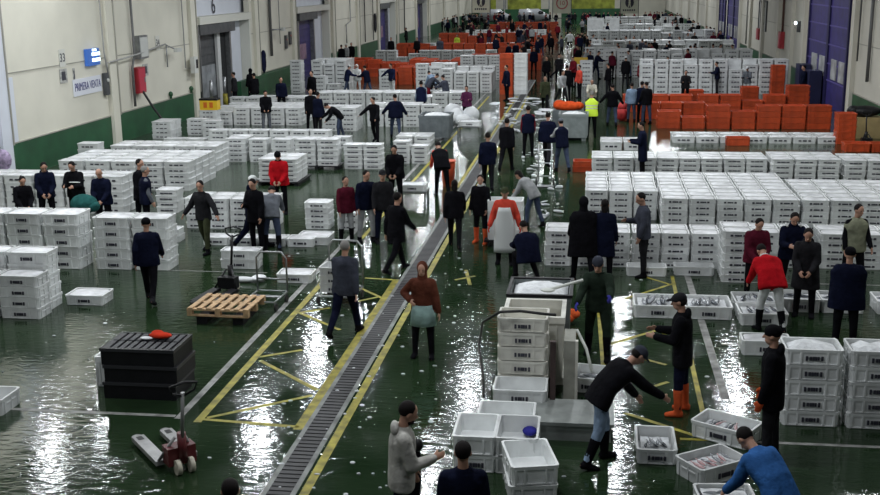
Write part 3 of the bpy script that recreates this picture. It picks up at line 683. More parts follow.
def torso(bm, J, g, hem, top=1.0, sx=1.0, n=18):
    p, w_, c, s, nk = J['pel'], J['waist'], J['chest'], J['sho'], J['neck']; s1, s2, f1, f2 = J['s1'], J['s2'], J['f1'], J['f2']
    S = [(p - s1 * hem, X3, f1, (.170 + g) * sx * (1.0 + max(0, hem - .12) * .5), .118 + g), (p - s1 * min(.03, hem), X3, f1, (.172 + g) * sx, .122 + g), (w_, X3, f2, (.150 + g) * sx, .108 + g * 1.3), (c, X3, f2, (.172 + g) * sx, .120 + g),
         (c + s2 * .07, X3, f2, (.172 + g) * sx, .114 + g), (c + s2 * .12, X3, f2, (.140 + g) * sx, .098 + g), (s, X3, f2, (.105 + g) * sx, .082 + g)]
    if top: S += [(s + s2 * .035, X3, f2, .074 + g, .064 + g * .7), (s + s2 * .06, X3, f2, .056 + g, .054 + g * .6)]
    return loft(bm, S, n)
def foot(bm, J, n, g=0.0, h=.0):
    a, k, f, ang = J[n]; sd = -1 if n == 'L' else 1
    pitch = max(-50, min(20, ang * .6 if ang < 0 else ang * .2)); d = Vector((sd * .12, math.cos(R_(pitch)), math.sin(R_(pitch)))).normalized(); up = Vector((0, -math.sin(R_(pitch)), math.cos(R_(pitch))))
    S = []; o = f - up * .045; sx = d.cross(up).normalized()
    for t, rw, rh, dz in ((-.075, .028, .028, .0), (-.06, .040, .040, .0), (0, .044, .050, .006), (.07, .047, .040, -.004), (.13, .048, .032, -.012), (.175, .036, .024, -.018), (.19, .015, .012, -.02)):
        S.append((o + d * t + up * dz, sx, up, rw + g, rh + g * .6))
    loft(bm, S, 12)
    caps(bm, f - up * .02, f + (k - f).normalized() * (.06 + h), .045 + g, .05 + g + (.014 if h > .1 else 0), 12)
def remesh(o, v, it=0):
    m = o.modifiers.new('surface', 'REMESH'); m.mode = 'VOXEL'; m.voxel_size = v; m.use_smooth_shade = True
    s = o.modifiers.new('smooth', 'SMOOTH'); s.factor = .5; s.iterations = 2 + it
_lib = {}
def lib(key, fn):
    if key not in _lib:
        bm = nb(); fn(bm); bmesh.ops.recalc_face_normals(bm, faces=bm.faces); me = bpy.data.meshes.new(key[0]); bm.to_mesh(me); bm.free(); me.materials.append(None)
        t = bpy.data.objects.new('t', me); C.objects.link(t); remesh(t, key[-1]); dg = bpy.context.evaluated_depsgraph_get()
        me2 = bpy.data.meshes.new_from_object(t.evaluated_get(dg)); bpy.data.objects.remove(t)
        if not me2.materials: me2.materials.append(None)
        for p in me2.polygons: p.use_smooth = True
        me2.name = key[0]; _lib[key] = me2
    return _lib[key]
def put(name, me, m, parent=None):
    o = bpy.data.objects.new(name, me); C.objects.link(o)
    o.material_slots[0].link = 'OBJECT'; o.material_slots[0].material = m
    if parent: o.parent = parent
    return o
COL = dict(blk=(.006, .006, .008), char=(.018, .018, .021), hoodie=(.46, .45, .42), navy=(.010, .014, .042), dnavy=(.006, .008, .022), grey=(.12, .13, .15), lgrey=(.34, .35, .36), white=(.60, .62, .62), cream=(.52, .50, .42), red=(.42, .008, .014), maroon=(.085, .010, .022),
           dred=(.15, .012, .02), brown=(.10, .032, .020), olive=(.045, .052, .028), beige=(.26, .27, .19), jean=(.22, .30, .42), djean=(.05, .065, .11), blue=(.035, .12, .34), teal=(.02, .09, .085), purple=(.10, .025, .07), orange=(.55, .09, .03),
           gboot=(.014, .02, .014), hiv=(.55, .75, .08), dgrn=(.018, .028, .02), slate=(.05, .055, .075), hor=(.62, .07, .045), stripe=(.62, .62, .6), gglove=(.05, .05, .30), hair=(.010, .008, .008), ghair=(.22, .21, .20), plas=(.30, .44, .42), yvest=(.35, .36, .12))
def cm(n): return cloth(n, COL[n])
PEOPLE = []
GRID = {}
for c in CR:
    for gx in range(int((c['x'] - .9) // 1), int((c['x'] + .9) // 1) + 1):
        for gy in range(int((c['y'] - .9) // 1), int((c['y'] + .9) // 1) + 1): GRID.setdefault((gx, gy), set()).add((round(c['x'], 2), round(c['y'], 2), c['w'], c['d']))
def free(x, y, r=.27):
    if not (XL + .75 < x < XR - .75 and y < YF - 8): return False
    for cx, cy, w, d in GRID.get((int(x // 1), int(y // 1)), ()):
        if abs(cx - x) < w / 2 + r and abs(cy - y) < d / 2 + r: return False
    for a, b in PEOPLE:
        if (a - x) ** 2 + (b - y) ** 2 < (.34 if y < 60 else .55) ** 2: return False
    return True
def settle(p, anchor):
    if anchor != 'xy':
        k = min(1, (XR - .8) / p.x if p.x > 0 else (XL + .8) / p.x if p.x < 0 else 1, (YF - 32) / p.y); x, y = p.x * k, p.y * k
        L = math.hypot(x, y); ux, uy = x / L, y / L; best = None
        for s in [0] + [v * sg for v in (.1, .2, .3, .4, .5, .65, .8, 1, 1.2, 1.5, 1.8, 2.2, 2.6, 3) for sg in (1, -1)]:
            if s and y < 12.4: break
            for t in (0, .12, -.12, .25, -.25):
                if free(x + ux * s + uy * t, y + uy * s - ux * t): best = (x + ux * s + uy * t, y + uy * s - ux * t); break
            if best: break
        if best: p = Vector((*best, 0))
        else: p = Vector((x, y, 0)); print('no free spot', [round(v, 1) for v in p])
    PEOPLE.append((p.x, p.y)); return p
def person(label, at, ht, head, pose, top, leg, shoe='blk', hat='hair:hair', ex='', stout=1.0, grp=None, near=True, skin=None, anchor='foot'):
    if anchor == 'head': p = G(at[0], at[1], ht * .985); p.z = 0
    elif anchor == 'xy': p = Vector((at[0], at[1], 0))
    else: p = G(at[0], at[1])
    p = settle(p, anchor)
    P = POSE[pose]; near2 = near and p.y < 34; fine = near and p.y < 30
    vx = .0105 if fine else (.016 if p.y < 34 else (.022 if p.y < 60 else .034)); pk = (pose, round(stout, 2), vx)
    stout *= 1.13; E = ex.split(); J = skel(P)
    def body(bm):
        ell(bm, J['head'] + J['HM'] @ Vector((0, -.004, .018)), .074, .094, .098, J['HM'], 16, 12)
        ell(bm, J['head'] + J['HM'] @ Vector((0, .018, -.055)), .056, .068, .062, J['HM'], 14, 10)
        caps(bm, J['head'] + J['HM'] @ Vector((0, .088, .012)), J['head'] + J['HM'] @ Vector((0, .106, -.022)), .010, .016)
        for s in (-1, 1): ell(bm, J['head'] + J['HM'] @ Vector((s * .076, -.008, -.005)), .012, .022, .032, J['HM'], 8, 6)
        if fine:
            caps(bm, J['head'] + J['HM'] @ Vector((-.02, .083, -.055)), J['head'] + J['HM'] @ Vector((.02, .083, -.055)), .008, .008, 6)
        caps(bm, J['sho'], J['head'] + J['HM'] @ Vector((0, -.02, -.05)), .062, .052)
        torso(bm, J, -.012, .06)
        for n in 'lr':
            a, e, w_, d, sd = J[n]; caps(bm, J['sho'] + X3 * sd * .06 - J['s2'] * .015, a, .045, .045); caps(bm, a, e, .048, .040); caps(bm, e, w_, .040, .027); hand(bm, J, n, 0, fine)
        for n in 'LR':
            a, k, f, _ = J[n]; caps(bm, a, k, .082, .055); caps(bm, k, k + (f - k) * .35, .053, .054); caps(bm, k + (f - k) * .35, f, .054, .036); foot(bm, J, n, -.008)
    def jacket(bm, hem=.14, g=.028):
        torso(bm, J, g, hem, sx=stout)
        for n in 'lr':
            a, e, w_, d, sd = J[n]; caps(bm, J['sho'] + X3 * sd * .06 + J['s2'] * -.012, a, .056 + g * .3, .062 + g * .5); caps(bm, a, e, .062 + g * .7, .056 + g * .7); caps(bm, e, w_ - d * .012, .056 + g * .6, .044 + g * .5)
    def trou(bm):
        g = .027
        loft(bm, [(J['pel'] + J['s1'] * .10, X3, J['f1'], (.152 + g) * stout, .112 + g), (J['pel'], X3, J['f1'], (.165 + g) * stout, .118 + g), (J['pel'] - Z3 * .08, X3, Y3, .155 + g, .108 + g)], 16)
        for n in 'LR':
            a, k, f, _ = J[n]; caps(bm, a, k, .088 + g * .7, .064 + g * .5); caps(bm, k, f + (k - f).normalized() * .03, .064 + g * .4, .058)
    root = put('person', lib(('body',) + pk, body), skin or SKIN); root['label'] = label; root['category'] = 'person'
    if grp: root['group'] = grp
    root.location = p; root.rotation_euler = (0, 0, R_(head)); root.scale = (ht / 1.78,) * 3
    coat = .40 if 'coat' in E else (.22 if 'long' in E else .13)
    tv = max(vx, .016)
    pk2 = (pose, round(stout, 2), coat, tv, tv)
    jn = 'coat' if coat > .3 else 'jacket'
    if 'vestonly' in E:      # body warmer over sleeves of another colour
        sl = [x for x in E if x.startswith('sl:')][0][3:]
        put('sleeved_shirt', lib(('shirt', pose, stout, tv), lambda bm: jacket(bm, .08, .010)), cm(sl), root)
        put('vest', lib(('vest', pose, stout, tv), lambda bm: torso(bm, J, .034, .14, sx=stout)), cm(top), root)
    else: put(jn, lib(('jacket', pose, round(stout, 2), coat, tv), lambda bm: jacket(bm, coat, .042 if 'puff' in E else .028)), cm(top), root)
    put('trousers', lib(('trousers', pose, round(stout, 2), tv), trou), cm(leg), root)
    if p.y < 75:
        for n in 'LR':
            bt = 'boots' in E or 'hboots' in E
            put('boot' if bt else 'shoe', lib((n + ('boot' if bt else 'shoe'), pose, tv), lambda bm, n=n: foot(bm, J, n, .010, .25 if bt else 0)), cm(shoe), root)
    HM, hc = J['HM'], J['head']
    def on(v): return hc + HM @ Vector(v)
    k, c = hat.split(':')
    def hairf(bm):
        ell(bm, on((0, -.024, .036)), .083, .094, .094, HM, 14, 10)
        if 'longhair' in E: ell(bm, on((0, -.05, -.06)), .075, .05, .12, HM)
        if 'pony' in E: ell(bm, on((0, -.12, .04)), .035, .05, .05, HM); ell(bm, on((0, -.13, -.03)), .03, .03, .08, HM)
    def beanie(bm): ell(bm, on((0, -.010, .048)), .090, .106, .088, HM, 16, 10)
    def capf(bm):
        ell(bm, on((0, -.012, .045)), .086, .104, .080, HM, 16, 10); ell(bm, on((0, .115, .042)), .065, .065, .013, HM, 12, 6)
    def hoodup(bm):
        ell(bm, on((0, -.034, .02)), .098, .106, .120, HM, 14, 10); caps(bm, J['sho'], on((0, -.03, -.03)), .10, .085)
    if k == 'hair': put('hair', lib(('hair', pose, 'longhair' in E, 'pony' in E, tv), hairf), mat('hair_' + c, COL[c], .8, spec=.15), root)
    elif k == 'beanie': put('beanie', lib(('beanie', pose, tv), beanie), cm(c), root)
    elif k == 'cap': put('cap', lib(('cap', pose, tv), capf), cm(c), root); put('hair', lib(('hairlow', pose, tv), lambda bm: ell(bm, on((0, -.035, .0)), .08, .078, .07, HM)), mat('hair_hair', COL['hair'], .8, spec=.15), root)
    elif k == 'hood': put('hood', lib(('hoodup', pose, tv), hoodup), cm(c), root)
    if 'hooddown' in E: put('hood', lib(('hooddown', pose, tv), lambda bm: (ell(bm, J['sho'] + J['s2'] * .03 - J['f2'] * .085, .115, .05, .085, Rx(-P['lean'])))), cm(next((x[3:] for x in E if x.startswith('hd:')), top)), root)
    if 'scarf' in E: put('collar', lib(('collar', pose, tv), lambda bm: ell(bm, J['sho'] + J['s2'] * .065 + J['f2'] * .01, .095, .085, .045, Rx(-P['lean']))), cm(next((x[3:] for x in E if x.startswith('sc:')), 'white')), root)
    if 'beard' in E: put('beard', lib(('beard', pose, tv), lambda bm: ell(bm, on((0, .035, -.075)), .058, .066, .048, HM)), mat('hair_hair', COL['hair'], .8, spec=.15), root)
    if fine and 'noeyes' not in E:
        for s in (-1, 1): put('eye', lib(('eye' + str(s), pose, .006), lambda bm, s=s: ell(bm, on((s * .030, .079, .018)), .013, .010, .009, HM, 10, 8)), mat('eye_dark', (.02, .015, .012), .3), root)
    for x in E:
        if x.startswith('gl:'):
            for n in 'lr': put('glove', lib((n + 'glove', pose, .012), lambda bm, n=n: hand(bm, J, n, .006, fine)), cm(x[3:]), root)
        if x.startswith('stripe:'):
            for s in (-1, 1): put('shoulder_stripe', lib(('ss' + str(s), pose, .008), lambda bm, s=s: caps(bm, J['sho'] + X3 * s * .13 + J['f2'] * .06 + J['s2'] * .05, J['sho'] + X3 * s * .14 - J['f2'] * .04 + J['s2'] * .065, .024, .024)), cm(x[7:]), root)
    if 'hivest' in E:
        put('hi_vis_vest', lib(('hivest', pose, stout, tv), lambda bm: torso(bm, J, .040, .14, sx=stout)), mat('hi_vis_yellow', (.62, .85, .05), .6, emit=.12), root)
        bm = nb()
        for o_ in (.02, .13): loft(bm, [(J['waist'] + J['s2'] * (o_ - .02), X3, J['f2'], .205 * stout, .172), (J['waist'] + J['s2'] * (o_ + .02), X3, J['f2'], .207 * stout, .174)], 18, False)
        obj('reflective_band', bm, mat('reflective', (.6, .62, .6), .3), root)
    for x in E:
        if x.startswith('apron:'):
            bm = nb(); n1, n2 = 8, 9; g = []
            zt = J['chest'].z + .04; zb = .32 if x[6:] != 'short' else J['pel'].z - .32
            if x[6:] == 'short':
                loft(bm, [(J['pel'] + Z3 * .06, X3, Y3, .20, .155), (J['pel'] - Z3 * .1, X3, Y3, .215, .17), (J['pel'] - Z3 * .33, X3, Y3, .235, .185)], 20, False)
            else:
                for i in range(n1 + 1):
                    u = -1 + 2 * i / n1; row = []
                    for j in range(n2 + 1):
                        t = j / n2; z = zt + (zb - zt) * t; hw = .13 + min(1, t * 2.4) * .11
                        row.append(bm.verts.new((u * hw, J['pel'].y + .195 + .03 * t - u * u * .075 * (1 if t > .2 else .6), z)))
                    g.append(row)
                for i in range(n1):
                    for j in range(n2): bm.faces.new((g[i][j], g[i + 1][j], g[i + 1][j + 1], g[i][j + 1])).smooth = True
            a_ = obj('apron', bm, cm('plas') if x[6:] == 'short' else mat('white_apron', (.58, .60, .60), .4), root)
            sm_ = a_.modifiers.new('thick', 'SOLIDIFY'); sm_.thickness = .008
    return root
# --- the people, from the near edge to the far end
pp = person
pp('young bearded man in a light hoodie holding a black object by the drain', (402, 556), 1.80, -75, 'one', 'hoodie', 'dnavy', 'blk', 'hair:hair', 'beard hooddown', skin=SKIN)
pp('person in navy seen from behind at the bottom edge, beside the white tubs', (463, 448), 1.74, 8, 'stand', 'dnavy', 'blk', 'blk', 'hair:hair', '', 1.1, anchor='head')
pp('dark haired head just showing at the bottom edge below the pallet jack', (230, 486), 1.72, 20, 'stand', 'blk', 'blk', 'blk', 'hair:hair', '', anchor='head')
pp('man in a blue and grey jacket leaning over the crate of pink fish', (762, 566), 1.72, 38, 'bend2', 'blue', 'dnavy', 'blk', 'hair:hair', '', 1.1)
pp('stooping man with cap, dark jersey, pale jeans and black rubber boots', (612, 462), 1.80, -68, 'stoop', 'blk', 'jean', 'blk', 'cap:slate', 'boots', 1.15)
pp('man in black hooded coat and orange boots beside the yellow floor lines', (680, 413), 1.80, 80, 'hold', 'blk', 'dnavy', 'orange', 'cap:char', 'boots long hooddown')
pp('man in black with a knitted cap and one orange glove, standing before the iced stack', (769, 462), 1.84, 75, 'stand', 'blk', 'char', 'blk', 'beanie:blk', 'long hooddown gl:orange')
pp('fishmonger in a blue knitted cap and purple gloves with a white scoop', (597, 358), 1.80, 172, 'reach', 'dgrn', 'dgrn', 'blk', 'beanie:slate', 'gl:gglove boots')
pp('woman in a rust brown hoodie with a plastic skirt apron, hand on hip', (424, 357), 1.64, 178, 'hip', 'brown', 'blk', 'blk', 'hood:brown', 'apron:short')
pp('man in a grey blue jacket walking away past the trolley of crates', (345, 337), 1.78, -8, 'walk2', 'slate', 'dnavy', 'blk', 'hair:ghair', '', 1.08)
pp('man in a dark puffer jacket walking away over the green floor', (151, 302), 1.74, 12, 'walk', 'dnavy', 'blk', 'char', 'beanie:blk', 'puff')
pp('bent person in a red jersey and white trousers over the fish trays', (765, 328), 1.72, 15, 'bend2', 'red', 'white', 'blk', 'hair:hair', 'scarf boots', 1.25)
pp('broad person in a dark navy coat seen from behind before the iced stacks', (843, 350), 1.76, -8, 'stand', 'dnavy', 'blk', 'blk', 'beanie:blk', 'long puff', 1.25)
pp('woman in a maroon jacket behind the bent red jersey', (758, 219), 1.66, 190, 'clasp', 'maroon', 'blk', 'blk', 'hair:hair', 'puff', 1.12, anchor='head')
pp('man in navy with pale shoulder stripes reading papers', (794, 213), 1.76, 182, 'look', 'dnavy', 'blk', 'blk', 'hair:hair', 'stripe:white scarf sc:dnavy', 1.15, anchor='head')
pp('person in a long dark coat with a hood beside the striped navy jacket', (809, 229), 1.70, 165, 'clasp', 'char', 'blk', 'blk', 'hair:hair', 'coat hooddown', 1.1, anchor='head')
pp('man in a beige body warmer over dark sleeves', (851, 290), 1.76, 195, 'stand2', 'beige', 'blk', 'blk', 'hair:hair', 'vestonly sl:blk', 1.1)
pp('man in a dark jacket with grey sleeve patches reading a tablet by the stacks', (643, 276), 1.80, 100, 'one', 'slate', 'char', 'blk', 'hair:hair', '', 1.05)
pp('broad person in a black coat with back turned near the ice tub', (583, 282), 1.78, 10, 'armout', 'blk', 'blk', 'blk', 'hood:blk', 'coat puff', 1.25)
pp('slimmer person in a dark coat beside the broad black coat', (603, 281), 1.72, -10, 'stand', 'dnavy', 'blk', 'blk', 'hair:hair', 'coat longhair')
pp('worker in red hi-vis top, white apron and red gloves in front of a crate stack', (505, 264), 1.74, 180, 'carry', 'hor', 'char', 'blk', 'cap:olive', 'apron:long gl:hor boots')
pp('crouching person in a black coat beside the apron worker', (526, 278), 1.70, 20, 'crouch', 'dnavy', 'blk', 'blk', 'hair:hair', 'puff', 1.2)
pp('woman in a grey jacket behind the apron worker', (528, 226), 1.62, 60, 'stoop', 'lgrey', 'djean', 'blk', 'hair:hair', 'longhair')
pp('woman in a black coat over a pale hoodie with orange boots', (481, 243), 1.66, 165, 'stand2', 'blk', 'blk', 'orange', 'hair:hair', 'scarf boots hooddown hd:lgrey long')
pp('woman in black seen from behind walking along the drain', (455, 248), 1.66, 5, 'walk', 'blk', 'blk', 'blk', 'hair:hair', 'longhair')
pp('dark figure stepping over the drain beside the reflections', (396, 272), 1.80, -35, 'walk', 'blk', 'blk', 'blk', 'hair:hair', 'long', 1.05)
pp('man in a black jacket facing the aisle, hands in pockets', (396, 207), 1.76, 175, 'clasp', 'blk', 'blk', 'blk', 'hair:hair', 'puff', 1.15)
pp('man in a navy jacket and pale grey trousers watching the floor', (367, 242), 1.76, 215, 'stand2', 'dnavy', 'lgrey', 'blk', 'hair:hair', '')
pp('man in dark clothes with a cap behind the navy jacket man', (379, 243), 1.78, 200, 'stand', 'char', 'dnavy', 'blk', 'cap:char', '')
pp('boyish person in a maroon jacket and pale trousers beside the square stack', (342, 243), 1.62, 215, 'stand', 'maroon', 'lgrey', 'blk', 'hair:hair', 'boots')
pp('bending person in a grey jersey and blue jeans at the low crates', (284, 249), 1.72, 12, 'bend2', 'grey', 'djean', 'blk', 'hair:hair', 'boots noeyes')
pp('man in a bright red jacket and black knitted cap', (281, 214), 1.74, 182, 'clasp', 'red', 'blk', 'blk', 'beanie:blk', 'scarf sc:blk', 1.15)
pp('man in a navy hooded jacket and white cap facing his companion', (252, 248), 1.82, -70, 'walk', 'dnavy', 'dnavy', 'blk', 'cap:white', 'hooddown', 1.1)
pp('man in black with a pale patch on his sleeve, close behind the white cap', (263, 247), 1.76, 160, 'one', 'blk', 'blk', 'blk', 'hair:hair', 'long', 1.05)
pp('man in black with arms spread, walking between the stacks', (207, 252), 1.74, 160, 'spread', 'char', 'olive', 'blk', 'hair:hair', '')
pp('grey haired man in a dark body warmer with grey sleeves', (143, 168), 1.74, -60, 'stand', 'dnavy', 'blk', 'blk', 'hair:ghair', 'vestonly sl:grey', 1.2, anchor='head')
pp('dark haired man hidden behind the grey haired man', (138, 161), 1.78, -100, 'stand', 'blk', 'blk', 'blk', 'hair:hair', 'long', 1.15, anchor='head')
pp('bald man in a navy jacket looking down at the front row', (100, 169), 1.74, 180, 'clasp', 'dnavy', 'blk', 'blk', 'none:hair', '', 1.2, anchor='head')
pp('man in black reading papers beside the green bag', (73, 162), 1.78, 182, 'look', 'blk', 'blk', 'blk', 'hair:hair', '', 1.1, anchor='head')
pp('man in a dark hooded jacket turned towards the reader', (43, 163), 1.76, -150, 'clasp', 'dnavy', 'blk', 'blk', 'hair:hair', 'hooddown', 1.05, anchor='head')
pp('woman in black with tied hair at the frame edge', (21, 177), 1.64, -140, 'clasp', 'blk', 'blk', 'blk', 'hair:hair', 'pony', 1.05, anchor='head')
# middle distance
M = [('person in dark blue walking away up the aisle, nearest the drain', 488, 190, 1.78, 5, 'walk', 'dnavy', 'blk', 'hair:hair', '', 1.1),
 ('man in black walking away between two dark figures', 506, 172, 1.8, -8, 'walk2', 'blk', 'blk', 'hair:hair', '', 1.1),
 ('person in a navy vest with red sleeves seen from behind', 528, 156, 1.78, 5, 'stand', 'dnavy', 'blk', 'hair:hair', 'vestonly sl:dred', 1.05),
 ('broad man in a dark jacket beside the red sleeved person', 547, 166, 1.86, -10, 'walk', 'dnavy', 'char', 'hair:hair', 'puff', 1.2),
 ('man in a dark vest with grey sleeves pushing a hand truck', 562, 172, 1.76, 20, 'push', 'dnavy', 'djean', 'cap:grey', 'vestonly sl:lgrey', 1),
 ('worker in dark clothes with a red vest beside the orange bucket', 441, 195, 1.76, 20, 'stoop', 'blk', 'blk', 'hair:hair', 'vestonly sl:hor', 1.1),
 ('man in a dark coat with hands to his chest by the floor line', 642, 173, 1.78, 90, 'hold', 'dnavy', 'blk', 'hair:hair', 'coat', 1.15),
 ('worker in a yellow hi-vis vest seen from behind', 591, 137, 1.80, 0, 'stand', 'char', 'blk', 'hair:ghair', 'hivest', 1.1),
 ('person in a black shirt and faded jeans beside the hi-vis vest', 612, 126, 1.78, 0, 'spread', 'blk', 'djean', 'hair:hair', '', 1.1),
 ('person in pale blue clothes among the group by the orange crates', 631, 122, 1.70, 10, 'stand', 'jean', 'djean', 'hair:hair', '', 1),
 ('person in navy at the head of the group by the orange crates', 638, 122, 1.76, -20, 'stand', 'dnavy', 'blk', 'hair:hair', 'long', 1.15),
 ('dark clad person in jeans at the edge of the orange crates', 646, 124, 1.80, 30, 'stand2', 'blk', 'djean', 'hair:hair', '', 1.1),
 ('person in a purple jacket standing by the sack heap', 467, 124, 1.66, 175, 'hold', 'purple', 'blk', 'hair:hair', '', 1.1),
 ('man in dark trousers and jacket striding with one arm out', 376, 142, 1.78, 160, 'armout', 'blk', 'blk', 'hair:hair', '', 1),
 ('stout man in a black jacket beside the striding man', 396, 138, 1.76, 8, 'spread', 'dnavy', 'djean', 'hair:hair', 'puff', 1.3),
 ('bending man in black among the stacks', 336, 139, 1.70, 110, 'bend2', 'blk', 'djean', 'hair:hair', '', 1.15),
 ('man in dark navy beside the orange tower', 507, 101, 1.84, 120, 'stand', 'dnavy', 'blk', 'hair:hair', 'long', 1.15),
 ('dark green clad person walking down the wet aisle', 545, 111, 1.72, 180, 'walk', 'olive', 'blk', 'hair:hair', 'long', 1.1)]
for t, x, y, h, hd, po, tp, lg, ht, ex, st in M: pp(t, (x, y), h, hd, po, tp, lg, 'blk', ht, ex, st)
M = [('man in a navy vest over pale sleeves beside the grey ice bin', 421, 82, 1.74, 10, 'stand', 'navy', 'char', 'hair:hair', 'vestonly sl:jean', 1.1),
 ('person in navy leaning beside the vest wearer', 446, 76, 1.72, 60, 'push', 'slate', 'blk', 'hair:hair', '', 1.1),
 ('man in black standing before the low white stacks, hands clasped', 265, 91, 1.76, -160, 'clasp', 'blk', 'grey', 'hair:hair', '', 1.05),
 ('person in a dark puffer jacket behind the clasped hands man', 283, 78, 1.74, -150, 'stand', 'dnavy', 'blk', 'hair:hair', 'puff', 1.15),
 ('dark figure near the green kerb facing the wall', 254, 74, 1.72, 40, 'stand', 'blk', 'blk', 'hair:hair', 'long', 1.1),
 ('tall man in black behind the stacks by the narrow crate tower', 312, 72, 1.80, 150, 'stand', 'blk', 'blk', 'hair:hair', 'long', 1.1),
 ('man in black close beside a companion in navy', 310, 90, 1.78, -150, 'stand', 'blk', 'blk', 'hair:hair', 'long', 1.15),
 ('man in navy with his back to the companion in black', 317, 93, 1.76, -30, 'stand', 'dnavy', 'char', 'hair:hair', 'long', 1.2),
 ('dark figure standing at the grey door opening', 233, 55, 1.78, 100, 'stand', 'char', 'blk', 'hair:hair', '', 1.1),
 ('dark figure by the white recess beyond the grey door', 250, 61, 1.74, 60, 'stand', 'blk', 'blk', 'hood:blk', '', 1.15),
 ('dark haired person against the cream wall above the orange rows', 341, 32, 1.74, 30, 'stand', 'blk', 'blk', 'hair:hair', 'long', 1.2),
 ('white capped person between two dark figures at the wall', 346, 32, 1.72, 150, 'stand', 'lgrey', 'blk', 'cap:white', '', 1),
 ('dark figure at the end of the three by the wall', 351, 34, 1.72, 180, 'stand', 'blk', 'blk', 'hair:ghair', 'long', 1.1),
 ('navy clad worker with a pale cap handling crates, wall side', 346, 65, 1.72, -60, 'push', 'navy', 'djean', 'cap:white', '', 1.1),
 ('white hooded worker between two crate handlers', 357, 65, 1.66, 180, 'hold', 'white', 'white', 'hood:white', '', 1.1),
 ('dark navy worker with a pale cap handling crates, aisle side', 367, 66, 1.70, 60, 'push', 'dnavy', 'djean', 'hair:hair', '', 1.15),
 ('person in navy and white striding before the white block', 392, 64, 1.76, 160, 'armout', 'navy', 'white', 'hair:hair', '', 1),
 ('pale shirted person bending beside the purple bag', 432, 68, 1.66, 40, 'stoop', 'jean', 'char', 'hair:hair', '', 1),
 ('person in red trousers among the crates by the aisle block', 436, 70, 1.70, -60, 'stoop', 'slate', 'dred', 'hair:hair', '', 1),
 ('dark figure standing in the middle of the orange block', 391, 38, 1.76, 180, 'stand', 'blk', 'blk', 'hair:hair', 'long', 1.1),
 ('dark figure standing near the end of the orange block', 417, 38, 1.74, 170, 'stand', 'blk', 'blk', 'hair:hair', 'puff', 1.15),
 ('stout figure in slate at the aisle end of the orange block', 440, 38, 1.76, 180, 'stand', 'slate', 'blk', 'hair:hair', 'puff', 1.25),
 ('hooded figure beside the far wall door', 406, 15, 1.74, 120, 'stand', 'char', 'blk', 'hair:hair', 'coat', 1.2),
 ('man in navy holding a pale box behind the long orange run', 718, 62, 1.74, 90, 'hold', 'dnavy', 'char', 'hair:hair', '', 1.05),
 ('tall man in black behind the long orange run', 733, 58, 1.82, 100, 'hold', 'blk', 'blk', 'hair:hair', 'long', 1.1),
 ('white capped person in pale clothes at the small orange pile', 748, 67, 1.64, 150, 'hold', 'grey', 'white', 'cap:white', '', 1),
 ('dark figure leaning over the orange pile', 686, 71, 1.66, 180, 'hold', 'char', 'blk', 'hair:hair', '', 1.05),
 ('man in dark navy standing alone near the purple dock doors', 806, 52, 1.8, 90, 'stand', 'dnavy', 'dnavy', 'hair:hair', 'puff', 1.2),
 ('person in a dark red jacket among the far white blocks', 668, 57, 1.72, 170, 'clasp', 'char', 'dred', 'hair:hair', '', 1.15),
 ('man in navy with a yellow waistband among the far white blocks', 655, 60, 1.78, 185, 'clasp', 'navy', 'yvest', 'hair:hair', '', 1.2),
 ('person in a maroon jersey facing the navy jacket', 640, 61, 1.72, -80, 'hold', 'dred', 'blk', 'hair:hair', '', 1.2),
 ('white capped figure in black beside the maroon jersey', 626, 57, 1.74, 0, 'stand', 'blk', 'char', 'cap:white', 'long', 1.1),
 ('slim dark figure with a pale bag behind the faded jeans', 609, 64, 1.72, 60, 'stand', 'blk', 'char', 'hair:hair', '', 1),
 ('navy figure bending at a white stack by the yellow board', 596, 51, 1.78, -110, 'push', 'dnavy', 'dnavy', 'hair:hair', '', 1),
 ('figure in a red and white vest turning in the aisle', 580, 66, 1.72, 120, 'stand', 'hor', 'blk', 'hair:hair', '', 1),
 ('tall black figure in the middle of the far aisle', 567, 66, 1.80, 0, 'stand', 'blk', 'blk', 'hair:hair', 'long', 1.1),
 ('figure in black with a white chest bag', 559, 55, 1.72, 180, 'hold', 'char', 'blk', 'hair:hair', 'scarf', 1.1),
 ('dark figure beside the white chest bag', 547, 57, 1.74, 160, 'stand', 'blk', 'blk', 'hair:hair', '', 1.1),
 ('person in a pale yellow green top before the hi-vis vest', 592, 79, 1.64, 180, 'push', 'cream', 'char', 'hair:ghair', '', 1.1),
 ('person in pale grey seen from behind near the orange tower', 532, 27, 1.76, 0, 'stand', 'lgrey', 'blk', 'hair:hair', '', 1.15),
 ('black figure alone in the far aisle', 551, 35, 1.74, 0, 'stand', 'blk', 'blk', 'hair:hair', 'long', 1.1),
 ('person in a white top in the far aisle', 570, 31, 1.74, 0, 'spread', 'white', 'blk', 'hair:hair', '', 1.1),
 ('dark figure leaning beside the white top', 579, 30, 1.72, -60, 'stoop', 'blk', 'lgrey', 'hair:hair', '', 1),
 ('person in a green yellow top standing in the far orange rows', 457, 35, 1.66, 180, 'stand', 'hiv', 'blk', 'hair:hair', '', 1.1),
 ('dark figure with hands low beside the orange tower crowd', 522, 49, 1.76, 90, 'stand', 'blk', 'blk', 'hair:hair', 'long', 1.1),
 ('dark figure beside a pale hand truck behind the orange tower', 534, 48, 1.76, 180, 'stand', 'dnavy', 'blk', 'hair:hair', '', 1.1)]
for t, x, y, h, hd, po, tp, lg, ht, ex, st in M: pp(t, (x, y), h, hd, po, tp, lg, 'blk', ht, ex, st, near=False, anchor='head')
